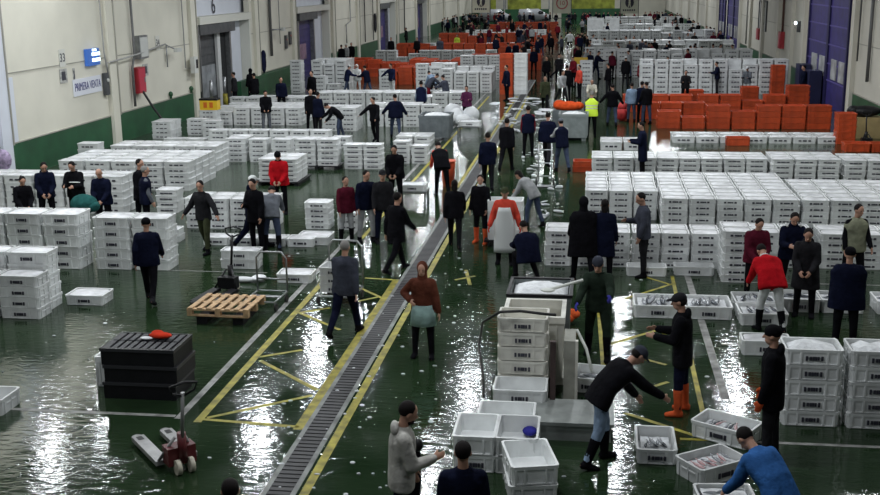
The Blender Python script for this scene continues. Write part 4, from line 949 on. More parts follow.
# the far crowd
rc = random.Random(11)
far = [(478,14),(498,23),(506,25),(512,21),(518,27),(524,22),(489,27),(471,25),(463,20),(540,20),(546,15),(556,12),(568,20),(585,8),(595,20),(604,26),(611,22),(620,20),(634,26),(640,20),(649,27),(622,39),(630,41),(642,39),(660,38),(670,41),(681,37),(697,43),(714,44),(665,17),(671,14),(681,14),(694,16),
       (600,8),(608,5),(616,9),(646,7),(655,5),(663,8),(672,4),(682,6),(690,3),(541,34),(516,42),(527,38),(503,33),(495,31),(485,20),(562,36),(612,52),(618,46),(652,43),(690,46),(562,70),(577,44),(588,36),(575,10),(550,5),(530,10),(520,12),(510,10),(499,12),(467,12),(456,14),(448,20),(442,16)]
far += [(rc.uniform(445, 720), rc.uniform(-3, 22)) for k in range(45)] + [(rc.uniform(500, 600), rc.uniform(22, 58)) for k in range(14)] + [(rc.uniform(580, 735), rc.uniform(8, 50)) for k in range(46)] + [(rc.uniform(445, 560), rc.uniform(10, 40)) for k in range(22)]
POS = ['stand', 'stand2', 'clasp', 'walk', 'walk2', 'hold', 'push', 'one']
for k, (x, y) in enumerate(far):
    tp = rc.choice(['blk', 'blk', 'dnavy', 'dnavy', 'char', 'blk', 'slate', 'maroon', 'char', 'lgrey', 'dred'])
    word = {'blk': 'black', 'dnavy': 'dark navy', 'char': 'charcoal', 'slate': 'slate blue', 'maroon': 'maroon', 'lgrey': 'pale grey', 'dred': 'dark red'}[tp]
    zone = 'beside the far aisle' if x < 560 else ('in the far white rows' if x > 620 else 'in the middle of the far crowd')
    pp(f'distant person in {word} clothes standing {zone}', (x, y), rc.uniform(1.66, 1.8), rc.uniform(0, 360), rc.choice(POS), tp, rc.choice(['blk', 'blk', 'char', 'djean']), 'blk', 'hair:hair', '', 1.15, f'distant people in {word} {zone}', near=False, anchor='head')
# --- fish in open crates
def fish_mesh(L, m, fat=.16):
    bm = nb(); S = []
    for t, r in ((0, .02), (.06, .35), (.18, .8), (.35, 1), (.55, .85), (.75, .45), (.88, .2), (.93, .22), (1.0, .5)):
        yy = math.sin(t * 2.6) * L * .05
        S.append((Vector((t * L - L / 2, yy, 0)), Y3, Z3, max(.004, r * L * fat * (.62 if t < .93 else .9)), max(.003, r * L * fat * (.45 if t < .93 else .06))))
    loft(bm, S, 10); box(bm, -L * .1, L * .12, -.002, .012 + L * fat * .62, -.004, .004)
    me = bpy.data.meshes.new('fish'); bm.to_mesh(me); bm.free(); me.materials.append(m)
    for p in me.polygons: p.use_smooth = True
    return me
FM = {}
def lay_fish(cx, cy, z, rz, w, d, n, kinds, desc, L=.36, seed=1):
    r = random.Random(seed)
    for k in range(n):
        m, nm, word = kinds[k % len(kinds)]
        l_ = L * r.choice((.85, 1, 1.12)); key = (round(l_, 3), m.name)
        if key not in FM: FM[key] = fish_mesh(l_, m)
        o = bpy.data.objects.new(nm, FM[key]); C.objects.link(o)
        u = (k + .5) / n - .5; a = rz + r.uniform(-.35, .35) + (PI / 2 if n > 4 else 0)
        ex = max(0, w / 2 - .08 - l_ * .1); v = Matrix.Rotation(rz, 2) @ Vector((u * 2 * ex * .82, r.uniform(-.05, .05) * d))
        o.location = (cx + v.x, cy + v.y, z + .012 + .022 * (k % 3)); o.rotation_euler = (0, 0, a)
        tag(o, f'{word} lying in the {desc}', 'fish', f'{word} fish in the {desc}')
SILV = (FISH, 'fish', 'silver fish'); DK = (FISHD, 'fish', 'dark backed fish'); PK = (PINK, 'fish', 'pink fish')
def open_crate(cx, cy, w, d, h, rz, label, fill=None, m=None, z=0.0, lab=True, mc=WHITE, fl=.45):
    o = bpy.data.objects.new('fish_crate', crate_mesh(w, d, h, mc)); C.objects.link(o); o.location = (cx, cy, z); o.rotation_euler.z = rz; tag(o, label, 'crate')
    if lab: l = bpy.data.objects.new('label_lettering', label_mesh(w, d, h)); C.objects.link(l); l.parent = o
    if fill:
        bm = nb(); a, b = w / 2 * .90 - .05, d / 2 * .88 - .05; n = 8; g = []
        for p in range(n + 1): g.append([bm.verts.new((-a + 2 * a * p / n, -b + 2 * b * q / n, h * fl + random.uniform(0, .02))) for q in range(n + 1)])
        for p in range(n):
            for q in range(n): bm.faces.new((g[p][q], g[p + 1][q], g[p + 1][q + 1], g[p][q + 1])).smooth = True
        tag(obj('crushed_ice', bm, ICE, loc=(cx, cy, z), rz=rz), 'ice bed inside the ' + fill, 'ice', None, 'stuff')
    return o
def tray(px, py, w, d, h, rz, label, desc, nf=6, kinds=(SILV, DK), L=.34, fl=.5):
    p = G(px, py); open_crate(p.x, p.y, w, d, h, rz, label, desc, fl=fl)
    lay_fish(p.x, p.y, h * fl + .03, rz, w, d, nf, kinds, desc, L, seed=int(px))
# two wide trays by the black hooded coat
p0 = G(633, 318)
for k in range(2):
    cx = p0.x + .45 + k * .93; cy = p0.y + .42
    dsc = ('wide fish tray by the yellow lines' if k == 0 else 'wide fish tray crossing the white floor line')
    open_crate(cx, cy, .90, .84, .25, 0, 'white open ' + dsc, dsc, fl=.72); lay_fish(cx, cy, .25 * .72 + .03, 0, .9, .84, 6, (SILV, DK, SILV), dsc, .5, k + 3)
for k in range(2):
    dsc = 'front fish tray at the white trousers' if k == 0 else 'rear fish tray at the white trousers'
    cx, cy = 3.17, 20.1 + k * .76; open_crate(cx, cy, .88, .74, .23, .02, 'white open ' + dsc, dsc, fl=.72); lay_fish(cx, cy, .2, .02, .88, .74, 5, (DK, SILV), dsc, .42, k + 9)
for k, (x, t) in enumerate(((3.95, 'tray beside the long dark coat'), (4.75, 'tray half hidden by the broad navy coat'), (5.75, 'tray beyond the broad navy coat'))):
    open_crate(x, 21.0, .80, .7, .26, 0, 'white open fish ' + t, 'fish ' + t, fl=.72); lay_fish(x, 21.0, .21, 0, .8, .7, 4, (SILV, DK), 'fish ' + t, .4, k + 20)
p = G(725, 424); cv = (p.x, p.y)
tray(726, 437, .86, .56, .24, -.55, 'white fish crate turned askew beside the orange glove', 'fish crate turned askew by the orange glove', 7, (SILV, DK, PK), .26, .45)
tray(711, 474, .80, .56, .24, .62, 'white crate of pink fish under the leaning blue jacket', 'crate of pink fish', 9, (PK, PK, SILV), .24, .55)
tray(655, 452, .54, .84, .21, 0, 'white fish crate standing lengthwise by the black boots', 'crate by the black boots', 7, (DK, SILV, SILV), .24, .35)
tray(724, 509, .7, .5, .22, .1, 'white crate with papers cut by the bottom edge of the view', 'crate cut by the bottom edge', 3, (SILV,), .24, .8)
tray(592, 386, .60, .70, .24, -.15, 'white crate of fish behind the stooping man', 'crate behind the stooping man', 4, (SILV,), .3, .4)
tag(open_crate(*G(646, 274).xy, .86, .42, .2, 0, 'single white crate at the feet of the tablet reader'), None, None)
open_crate(G(694, 276).x, G(694, 276).y + .2, .86, .42, .2, 0, 'single white crate before the row, beyond the yellow line end', 'single crate before the row')
open_crate(-8.95, 13.9 + .6, .8, .6, .25, 0, 'white crate cut off at the frame edge by the white line')
o_ = bpy.data.objects[-1]
# --- cluster of white tubs and crates at the bottom
def at(px, py, z=0): return G(px, py, z)
def stackc(px, py, w, d, h, n, rz, label, z0=0.0, mc=WHITE, empty_top=True):
    p = at(px, py)
    for k in range(n):
        lv = 'topmost' if k == n - 1 else ('lowest' if k == 0 else ORD[k + 1] + ' level')
        open_crate(p.x, p.y, w, d, h, rz + random.uniform(-.015, .015) * (k > 0), (lv + ' white crate of the ' if n > 1 else 'white crate, the ') + label, z=z0 + k * (h + .001), mc=mc)
# column along the dark post
for k, (w_, ht, dy) in enumerate(((.98, .22, 0), (.98, .22, 0), (.98, .22, 0))): pass
pC = G(519, 421)
col = [(0, .215, WHITE), (.215, .215, WHITE)]
cx, cy = pC.x, pC.y + .35
for k in range(2): open_crate(cx, cy, .80, .60, .22, 0, ('lower' if k == 0 else 'upper open') + ' white crate in front of the discoloured crates, beside the dark post', z=k * .221)
for k in range(6): open_crate(cx, cy + .64, .77, .60, .215, .02 * math.sin(k * 2), ORD[k + 1] + ' level discoloured white crate in the tall column beside the dark post', z=k * .222, mc=WHITE2)
big = empty('insulated_tub', (cx + .12, cy + 1.62, 0), 0, 'tall cream insulated tub between the ice bin and the crate column', 'tub')
def tubshape(W, D, Hh, t=.06):
    bm = nb(); rs = []
    for f, z in ((.94, .12), (.98, Hh - .1), (1.02, Hh - .1), (1.02, Hh)): rs.append([bm.verts.new((sx * W / 2 * f, sy * D / 2 * f, z)) for sx, sy in ((-1, -1), (1, -1), (1, 1), (-1, 1))])
    for f, z in ((1, Hh), (.96, .3)): rs.append([bm.verts.new((sx * (W / 2 * f - t), sy * (D / 2 * f - t), z)) for sx, sy in ((-1, -1), (1, -1), (1, 1), (-1, 1))])
    for a, b in zip(rs, rs[1:]):
        for k in range(4): bm.faces.new((a[k], a[(k + 1) % 4], b[(k + 1) % 4], b[k]))
    bm.faces.new(rs[0][::-1]); bm.faces.new(rs[-1]); return bm
obj('body', tubshape(.96, 1.0, 1.12), WHITE2, big)
for x in (-.4, .4): obj('foot', B1(x - .08, x + .08, -.45, .45, 0, .12), WHITE2, big)
bm = nb()
for x in (-.35, -.12, .12, .35): box(bm, x - .02, x + .02, -.515, -.48, .2, .98)
obj('moulded_rib', bm, WHITE2, big)
ib = empty('ice_bin', (cx + .15, cy + 2.95, 0), 0, 'dark rimmed ice bin heaped with ice beside the purple gloved fishmonger', 'bin')
obj('body', tubshape(1.05, 1.05, 1.08, .04), mat('bin_grey', (.16, .18, .18), .4, .2, 4, metal=.3), ib)
bm = nb(); 
for (a, b, c, d) in ((-.60, .60, -.56, -.50), (-.60, .60, .50, .56), (-.60, -.54, -.5, .5), (.54, .60, -.5, .5)): box(bm, a * .92, b * .92, c, d, 1.06, 1.11)
obj('dark_rim', bm, BLACK, ib)
for x in (-.45, .45): obj('foot', B1(x - .06, x + .06, -.45, .45, 0, .12), BLACK, ib)
def heap(label, x, y, z, w, d, hgt, m=ICE, n=14, name='crushed_ice'):
    bm = nb(); g = []
    for p in range(n + 1): g.append([bm.verts.new((x - w / 2 + w * p / n, y - d / 2 + d * q / n, z + hgt * (math.sin(PI * p / n) * math.sin(PI * q / n)) ** .5 + random.uniform(0, .02))) for q in range(n + 1)])
    for p in range(n):
        for q in range(n): bm.faces.new((g[p][q], g[p + 1][q], g[p + 1][q + 1], g[p][q + 1])).smooth = True
    return tag(obj(name, bm, m), label, 'ice', None, 'stuff')
heap('ice heaped in the dark rimmed bin by the fishmonger', cx + .15, cy + 2.95, .98, .92, .90, .17)
po = empty('dark_post', (cx + .47, cy - .12, 0), 0, 'dark rusty upright post beside the crate column', 'post')
obj('upright', B1(-.04, .04, -.04, .04, 0, 1.15), mat('rusty_post', (.05, .03, .028), .7, .4, 6), po); obj('base_plate', B1(-.1, .1, -.1, .1, 0, .02), _m['rusty_post'], po)
pb = empty('grey_board', (cx + .66, cy + .8, 0), 0, 'narrow grey board standing on edge beside the tall cream tub', 'board')
obj('panel', B1(-.05, .12, -.3, .3, .0, .95), mat('board_grey', (.30, .30, .26), .6, .3, 4), pb); obj('batten', B1(.12, .16, -.3, -.22, .0, .95), WHITE2, pb)
hz_ = [G(484, 398, .03), G(483, 375, .3), G(479, 345, .6), G(483, 322, 1.0), G(500, 312, 1.45), G(520, 311, 1.45), G(545, 314, 1.40), G(556, 315, 1.38)]
tag(obj('hose', tube(nb(), hz_, .022, 8), RUBBER), 'black hose arching over the crate column beside the dark post', 'hose')
tag(obj('metal_lid', box(box(nb(), -.52, .52, -.5, .35, .0, .22), -.56, .56, -.52, .37, .22, .27), mat('lid_steel', (.28, .30, .29), .45, .2, 4, metal=.4), loc=(G(573, 441).x, G(573, 441).y + .5, 0)), 'low grey metal step beside the dark post, near the stooping man', 'step')
# front tubs
pA = G(500, 474); ax, ay = pA.x, pA.y
qa, qb = G(474, 437, .505), G(515, 440, .505)
for k, (q, t) in enumerate(((qa, 'outer one'), (qb, 'post side'))):
    open_crate(q.x, qa.y + .41, .58, .80, .24, 0, 'lower white tub under the twin tubs, ' + t); open_crate(q.x - .01 + k * .02, qa.y + .41, .57, .82, .26, 0, 'upper white tub of the twin tubs, ' + t, z=.242, lab=False)
for k in range(2): open_crate(G(508, 405, .44).x, qa.y + 1.15, .80, .60, .22, 0, ('lower' if k == 0 else 'upper') + ' white crate just behind the twin tubs', z=k * .222)
tag(obj('blue_cloth', ell(nb(), (0, 0, 0), .10, .12, .05), cloth('royal', (.03, .03, .22)), loc=(qb.x + .15, qa.y + .66, .34), smooth=True), 'small royal blue cloth lying in the upper tub', 'cloth')
pZ = G(528, 498)
open_crate(pZ.x, pZ.y + .25, .62, .86, .24, .18, 'lower white crate of the askew pair at the bottom edge', lab=False); open_crate(pZ.x, pZ.y + .25, .60, .84, .25, .24, 'upper empty white crate of the askew pair at the bottom edge', z=.242, lab=False)
# white scoop held by the fishmonger
sc_ = empty('white_scoop', tuple(G(585, 281, 1.45)), 0, 'long white scoop handle reaching from the ice bin to the blue cap', 'scoop')
a_, b_ = G(548, 290, 1.38), G(583, 280, 1.52); l0 = Vector(sc_.location)
obj('handle', tube(nb(), [a_ - l0, b_ - l0], .025), mat('scoop_white', (.62, .64, .60), .4), sc_); obj('blade', ell(nb(), a_ - l0, .12, .09, .03), _m['scoop_white'], sc_, smooth=True)
a_, b_ = G(592, 372, .25), G(577, 330, .75); o = tag(obj('white_strap', tube(nb(), [a_, (a_ + b_) / 2 + Vector((.03, 0, .03)), b_], .025), _m['scoop_white']), 'white strap hanging down to the crate behind the stooping man', 'strap')
tag(obj('orange_cloth', ell(ell(nb(), (0, 0, 0), .28, .2, .12), (.2, .1, .05), .18, .15, .1), cloth('orangebag', (.6, .10, .03)), loc=(G(560, 277, .9).x, G(560, 277, .9).y, .12), smooth=True), 'crumpled orange bag behind the ice bin', 'bag')
# papers
for (x, y, z, h_, t) in ((797, 247, 1.12, 182, 'white papers held by the man with shoulder stripes'), (76, 182, 1.25, 182, 'white papers held by the man reading in black')):
    p = G(x, y, z); tag(obj('paper_sheet', B1(-.14, .14, -.10, .10, 0, .012), mat('paper', (.7, .72, .72), .7), loc=tuple(p)), t, 'papers')
p = G(665, 332, .95); tag(obj('yellow_glove', ell(ell(nb(), (0, 0, 0), .08, .14, .04), (-.06, .1, .0), .03, .08, .03), cloth('yel', (.55, .52, .12)), loc=tuple(G(665, 331, 1.0)), smooth=True), 'pale yellow glove held by the man in orange boots', 'glove')
tag(obj('tablet', B1(-.13, .13, -.09, .09, 0, .015), BLACK, loc=tuple(G(630, 220, 1.15)), rz=.2), 'dark tablet held out by the man beside the huge block', 'tablet')
# black jacket/camera of the white hoodie man
p = G(418, 445, 1.15)
tag(obj('black_camera', ell(ell(nb(), (0, 0, 0), .06, .06, .075), (.0, .07, .0), .035, .05, .035), BLACK, loc=tuple(p), smooth=True), 'small black rounded camera in the hand of the hoodie man', 'camera')
tag(obj('black_garment', ell(ell(nb(), (0, 0, 0), .12, .10, .36), (.02, 0, .26), .10, .09, .16), cloth('blkg', (.010, .010, .014)), loc=tuple(G(411, 478, .72)), smooth=True), 'black garment hanging over the arm of the hoodie man', 'garment')
tag(obj('green_bag', ell(ell(nb(), (0, 0, 0), .34, .26, .24), (.22, 0, -.05), .16, .2, .14), cloth('teal', COL['teal']), loc=tuple(G(84, 204, 1.12)), smooth=True), 'dark green bag between the reader and the bald man', 'bag')
# --- pallet jacks
def pallet_jack(loc, rz, label, red=True, m1=None):
    o = empty('pallet_jack', loc, rz, label, 'pallet jack'); m1 = m1 or mat('jack_grey', (.30, .30, .30), .45, .3, 5, metal=.3)
    for s in (-1, 1):
        f = obj('fork', box(nb(), s * .2 - .085, s * .2 + .085, .12, 1.1, .06, .125), m1, o)
        bm = nb(); ell(bm, (s * .2, 1.1, .092), .085, .11, .033); obj('fork_tip', bm, m1, f, smooth=True)
        obj('fork_window', B1(s * .2 - .04, s * .2 + .04, .93, 1.06, .124, .128), BLACK, f)
        w_ = tube(nb(), [(s * .2 - .045, .98, .04), (s * .2 + .045, .98, .04)], .04, 12); obj('fork_roller', w_, RUBBER, o)
        obj('brace', tube(nb(), [(s * .24, .14, .12), (s * .06, -.05, .48)], .022), m1, o)
        obj('steering_wheel', tube(tube(nb(), [(s * .09 - .03, -.16, .10), (s * .09 + .03, -.16, .10)], .10, 18), [(s * .09 - .035, -.16, .10), (s * .09 + .035, -.16, .10)], .04, 12), mat('cream_wheel', (.50, .47, .38), .6), o)
    obj('pump_body', box(tube(nb(), [(0, -.12, .15), (0, -.12, .55)], .06, 12), -.19, .19, -.1, .12, .1, .34), mat('dark_maroon_enamel', (.10, .012, .015), .5, .3, 4) if red else BLACK, o)
    obj('tiller', tube(nb(), [(0, -.14, .42), (0, -.28, 1.15)], .026), m1, o)
    bm = tube(nb(), [(0, -.27, 1.1), (-.15, -.31, 1.17), (-.18, -.33, 1.27), (0, -.35, 1.31), (.18, -.33, 1.27), (.15, -.31, 1.17), (0, -.27, 1.1)], .017); obj('handle_loop', bm, BLACK, o)
    return o
p = G(172, 468); pallet_jack((p.x + .12, p.y, 0), .72, 'empty grey pallet jack with cream wheels standing by the white floor line')
p = G(233, 289); pallet_jack((p.x, p.y - .25, 0), PI - .15, 'dark pallet jack with its handle upright behind the wooden pallet', False, BLACK)
p = G(866, 147); pallet_jack((p.x, p.y, 0), PI, 'black pallet jack in front of the cardboard box', False, BLACK)
# --- wooden pallet
p = G(212, 326); wp = empty('wooden_pallet', (p.x + .12, p.y + .55, .18), -.04, 'pale wooden pallet lying beside the small hand trolley', 'pallet')
for k in range(7): obj('deck_board', B1(-.58 + k * .18, -.58 + k * .18 + .10, -.5, .5, .12, .142), WOOD, wp)
for y in (-.5, -.05, .4): obj('runner', B1(-.6, .6, y, y + .1, .09, .12), WOOD, wp)
for y in (-.5, -.05, .4):
    for x in (-.6, -.05, .5): obj('block', B1(x, x + .1, y, y + .1, 0, .09), WOOD, wp)
for y in (-.5, -.05, .4): obj('bottom_board', B1(-.6, .6, y, y + .1, -.02, 0), WOOD, wp)
for k, x in enumerate((-.35, .35)): tag(obj('support_block', B1(-.1, .1, -.45, .45, 0, .155), BLACK, loc=(wp.location.x + x, wp.location.y, 0)), 'dark support under the wooden pallet, ' + ('the one nearer the wall' if k == 0 else 'the one nearer the trolley'), 'support')
tag(obj('white_plastic_sheet', ell(ell(nb(), (0, 0, 0), .3, .1, .06), (.32, .1, .02), .16, .2, .05), mat('sheet_white', (.7, .72, .74), .4), loc=(G(243, 282).x, G(243, 282).y, .06), smooth=True), 'crumpled white plastic beside the upright pallet jack', 'plastic')
# --- trolleys
def trolley(x, y, rz, label, w=.62, l=.8, hh=1.0):
    o = empty('hand_trolley', (x, y, 0), rz, label, 'trolley')
    bm = nb(); r = .02
    tube(bm, [(-w / 2, 0, .2), (w / 2, 0, .2), (w / 2, l, .2), (-w / 2, l, .2), (-w / 2, 0, .2)], r); obj('deck_frame', bm, STEEL, o)
    obj('deck', B1(-w / 2, w / 2, l * .42, l * .58, .19, .21), STEEL, o)
    obj('handle', tube(nb(), [(-w / 2, l, .2), (-w / 2, l, hh - .12), (-w / 2 + .1, l, hh), (w / 2 - .1, l, hh), (w / 2, l, hh - .12), (w / 2, l, .2)], r), STEEL, o)
    obj('crossbar', tube(nb(), [(-w / 2, l, .45), (w / 2, l, .45)], r), STEEL, o)
    for sx in (-1, 1):
        for yy in (.08, l - .08): obj('wheel', tube(nb(), [(sx * w / 2 - .02, yy, .08), (sx * w / 2 + .02, yy, .08)], .08, 14), RUBBER, o)
    return o
p = G(262, 312); trolley(p.x - .05, p.y, -.05, 'empty steel hand trolley beside the wooden pallet')
p = G(333, 308); trolley(p.x, p.y + .1, -.1, 'steel trolley carrying white crates in front of the grey blue jacket', .7, .8, 1.15)
for k in range(3): open_crate(p.x, p.y + .5, .66, .5, .17, -.1, ORD[k + 1] + ' level white crate on the steel trolley', z=.225 + k * .171)
p = G(545, 186)
ht_ = empty('hand_truck', (p.x, p.y, 0), .1, 'slim grey hand truck on the wet aisle beside the grey sleeved man', 'hand truck')
for s in (-1, 1): obj('rail', tube(nb(), [(s * .2, 0, .12), (s * .2, .15, 1.3)], .02), STEEL, ht_); obj('wheel', tube(nb(), [(s * .24, .05, .11), (s * .29, .05, .11)], .11, 14), RUBBER, ht_)
for z in (.3, .7, 1.1): obj('crossbar', tube(nb(), [(-.2, z * .12, z), (.2, z * .12, z)], .018), STEEL, ht_)
obj('toe_plate', B1(-.25, .25, -.3, 0, .02, .035), STEEL, ht_)
# cart behind the apron worker
p = G(504, 250); 
cart = empty('crate_dolly', (p.x, p.y + .55, 0), 0, 'low dolly under the crates behind the white apron', 'dolly'); obj('deck', B1(-.5, .5, -.3, .3, .12, .17), BLACK, cart)
for sx in (-.4, .4):
    for sy in (-.2, .2): obj('wheel', tube(nb(), [(sx - .02, sy, .06), (sx + .02, sy, .06)], .06, 12), RUBBER, cart)
for k in range(4): open_crate(p.x, p.y + .55, .86, .56, .235, 0, ORD[k + 1] + ' level white crate behind the white apron worker', z=.172 + k * .237)
# low table cart with ice
def icetable(px, py, w, d, h, label, t2, n=1):
    p = G(px, py); o = empty('ice_table', (p.x, p.y + d / 2, 0), 0, label, 'table'); obj('tabletop', B1(-w / 2, w / 2, -d / 2, d / 2, h - .05, h), STEEL, o)
    for sx in (-1, 1):
        for sy in (-1, 1): obj('leg', B1(sx * (w / 2 - .05) - .03, sx * (w / 2 - .05) + .03, sy * (d / 2 - .05) - .03, sy * (d / 2 - .05) + .03, 0, h - .05), STEEL, o)
    open_crate(p.x, p.y + d / 2, w * .94, d * .8, .18, 0, t2, t2, z=h + .002, fl=.9)
icetable(469, 137, 1.0, .8, .42, 'low dark legged table cart near the sack heap', 'white tray of ice on the low table cart')
icetable(369.5 + 42, 206, .85, .7, .4, 'low table cart under a white crate behind the black jacket', 'white crate on the low cart behind the black jacket')
# grey bins
def greybin(x, y, w, d, h, label, m=GREY, ice=True, rz=0.0):
    o = empty('grey_bin', (x, y, 0), rz, label, 'bin'); obj('body', tubshape(w, d, h, .05), m, o)
    bm = nb(); n = 6
    for k in range(n): xx = -w / 2 * .86 + w * .86 * k / (n - 1); box(bm, xx - .02, xx + .02, -d / 2 * 1.0, -d / 2 * .93, .2, h - .12)
    for k in range(4): yy = -d / 2 * .8 + d * .8 * k / 3; box(bm, w / 2 * .93, w / 2 * 1.0, yy - .02, yy + .02, .2, h - .12)
    obj('rib', bm, m, o)
    for s in (-1, 1): obj('skid', B1(s * w * .36 - .08, s * w * .36 + .08, -d * .42, d * .42, 0, .12), m, o)
    if ice: heap('ice in the ' + label.split(',')[0], x, y, h - .1, w * .80, d * .80, .14)
p = G(434, 141); greybin(p.x, p.y + .7, 1.25, 1.3, 1.0, 'dark grey ribbed bin of ice by the floor line')
p = G(573, 141); greybin(p.x, p.y + .55, 1.15, 1.1, 1.05, 'paler grey bin of ice beside the hi-vis vest', mat('bin_pale', (.22, .25, .25), .5, .2, 4))
p = G(573, 141); tag(obj('orange_sack', ell(ell(ell(nb(), (0, 0, 0), .5, .35, .2), (-.35, .2, .02), .25, .3, .2), (.4, .1, 0), .25, .25, .16), cloth('osack', (.62, .08, .02)), loc=(p.x - .25, p.y + 1.5, 1.2), smooth=True), 'orange sack heaped behind the paler grey ice bin', 'sack')
tag(obj('sack_stand', B1(-.6, .6, -.3, .3, 0, 1.05), GREY, loc=(p.x - .25, p.y + 1.55, 0)), 'grey stand under the orange sack', 'stand')
# white sack heap next to the dark bin
p = G(455, 125); bm = nb(); r = random.Random(3)
for k in range(12): ell(bm, (r.uniform(-.5, .5), r.uniform(-.4, .6), .25 + .1 * (k % 4)), r.uniform(.25, .4), r.uniform(.2, .35), r.uniform(.2, .42), None, 12, 8)
o = tag(obj('white_sack_heap', bm, mat('sheet_white', (.7, .72, .74)), loc=(p.x + .2, p.y + .1, 0), smooth=True), 'tall heap of white plastic sheeting beside the dark grey bin', 'plastic sheeting', None, 'stuff')
# torn plastic on the aisle
bm = nb(); r = random.Random(5)
for k in range(90):
    q = G(r.uniform(492, 548), r.uniform(100, 134)); 
    if k > 60: q = G(r.uniform(522, 560), r.uniform(150, 220))
    s = r.uniform(.12, .45) * (1 if k <= 60 else .5); a = r.uniform(0, PI); z = r.uniform(.03, .22 if k <= 60 else .05)
    M_ = Matrix.Rotation(a, 3, 'Z') @ Matrix.Rotation(r.uniform(-.4, .4), 3, 'X')
    ell(bm, (q.x, q.y, z), s, s * r.uniform(.2, .5), r.uniform(.015, .06), M_, 7, 5)
tag(obj('torn_plastic_film', bm, mat('film_scraps', (.55, .57, .60), .35, .3, 4)), 'torn white film and ice scattered over the wet aisle floor', 'plastic scraps', None, 'stuff')
bm = nb()
for k in range(150):
    q = G(r.uniform(270, 470), r.uniform(240, 495)) if k < 100 else G(r.uniform(0, 880), r.uniform(280, 495))
    s = r.uniform(.01, .045); ell(bm, (q.x + 0, q.y, .008), s, s * r.uniform(.4, 1), .012, None, 6, 4)
tag(obj('spilled_ice', bm, mat('film_scraps', (.55, .57, .6))), 'small bits of spilled ice lying on the green floor', 'ice bits', None, 'stuff')
# orange tower with white crates (standing pallet of crates)
p0, p1 = G(498.5, 95), G(513, 95); ow = (p1.x - p0.x)
for k in range(9):
    for s, (mm, wd) in enumerate(((ORANGE, 'orange'), (WHITE, 'white'))):
        o = bpy.data.objects.new('orange_crate' if s == 0 else 'fish_crate', crate_mesh(ow - .04, .8, .245, mm)); C.objects.link(o); o.location = (p0.x + ow * (.5 + s * (.98)), p0.y + .6 + s * .1, k * .247)
        tag(o, f'{wd} crate, {ORD[k + 1]} from the floor, in the tall two coloured tower by the aisle', 'crate', f'{wd} crates of the two coloured tower')
# black crates near the front
p = G(140, 400); bx, by = p.x + .0, p.y + .42
for k in range(3):
    o = empty('black_crate', (bx + (.03 if k == 1 else 0), by, k * .272), 0, ('lowest', 'middle', 'topmost')[k] + ' black plastic crate of the dark stack on the open floor', 'crate')
    bm = nb(); W, D, hh, t = 1.16, .80, .27, .04
    box(bm, -W / 2, W / 2, -D / 2, D / 2, 0, .03); box(bm, -W / 2, W / 2, -D / 2, -D / 2 + t, .03, hh); box(bm, -W / 2, W / 2, D / 2 - t, D / 2, .03, hh); box(bm, -W / 2, -W / 2 + t, -D / 2 + t, D / 2 - t, .03, hh); box(bm, W / 2 - t, W / 2, -D / 2 + t, D / 2 - t, .03, hh)
    obj('box_wall', bm, BLACK, o)
    bm = nb(); box(bm, -W / 2 - .015, W / 2 + .015, -D / 2 - .015, -D / 2, hh - .05, hh); box(bm, W / 2, W / 2 + .015, -D / 2, D / 2, hh - .05, hh); obj('rim', bm, mat('black_sheen', (.03, .03, .035), .35), o)
    if k == 2:
        bm = nb()
        for i in range(9):
            for j in range(2): box(bm, -.54 + i * .12, -.46 + i * .12, -.36 + j * .37, -.03 + j * .37, hh - .02, hh + .0)
        obj('lid_grid', bm, mat('lid_grey_black', (.022, .024, .030), .6), o)
tag(obj('orange_net_bag', ell(ell(nb(), (0, 0, 0), .19, .09, .05), (-.08, .08, .01), .10, .08, .045), cloth('netbag', (.62, .045, .02)), loc=(bx + .18, by + .12, .87), smooth=True), 'crumpled orange net bag on top of the black crates', 'bag')
tag(obj('white_scrap', ell(nb(), (0, 0, 0), .11, .06, .02), mat('sheet_white', (.7, .72, .74)), loc=(bx - .02, by + .06, .84), smooth=True), 'white scrap beside the orange net bag', 'scrap')
p = G(110, 380); tag(obj('white_carton', crate_mesh(.30, .5, .5, WHITE), None, loc=(bx - .78, by + .30, 0)), 'white box standing behind the corner of the black crates', 'box')
tag(obj('black_slab', B1(-.63, .63, -.42, .30, 0, .0), BLACK, loc=(0, -50, -5)), None, None); bpy.data.objects.remove(bpy.data.objects['black_slab'])
# black pallets under stacks
def blackpallet(x, y, w, d, z, label):
    o = empty('black_pallet', (x, y, 0), 0, label, 'pallet'); obj('deck', B1(-w / 2, w / 2, -d / 2, d / 2, z - .03, z - .002), BLACK, o)
    for sx in (-1, 0, 1): obj('runner', B1(sx * w * .42 - .05, sx * w * .42 + .05, -d / 2, d / 2, 0, z - .03), BLACK, o)
blackpallet(-9.22, 36.32, 1.6, .85, .14, 'black pallet under the five high pair by the red jacket man')
blackpallet(-9.7, 33.65, 1.4, 1.5, .12, 'black pallet under the stack behind the red jacket')
# yellow case
o = empty('yellow_case', (-16.75, 46.9, .762), 0, 'yellow case with orange marks on a crate stack by the dado', 'case')
obj('body', B1(-.40, .40, -.22, .22, 0, .42), mat('case_yellow', (.75, .48, .02), .5), o); obj('lid', B1(-.41, .41, -.23, .23, .42, .5), BLACK, o)
for x in (-.22, .05): obj('orange_mark', B1(x, x + .16, -.23, -.219, .1, .34), mat('mark_orange', (.6, .14, .01), .6), o)
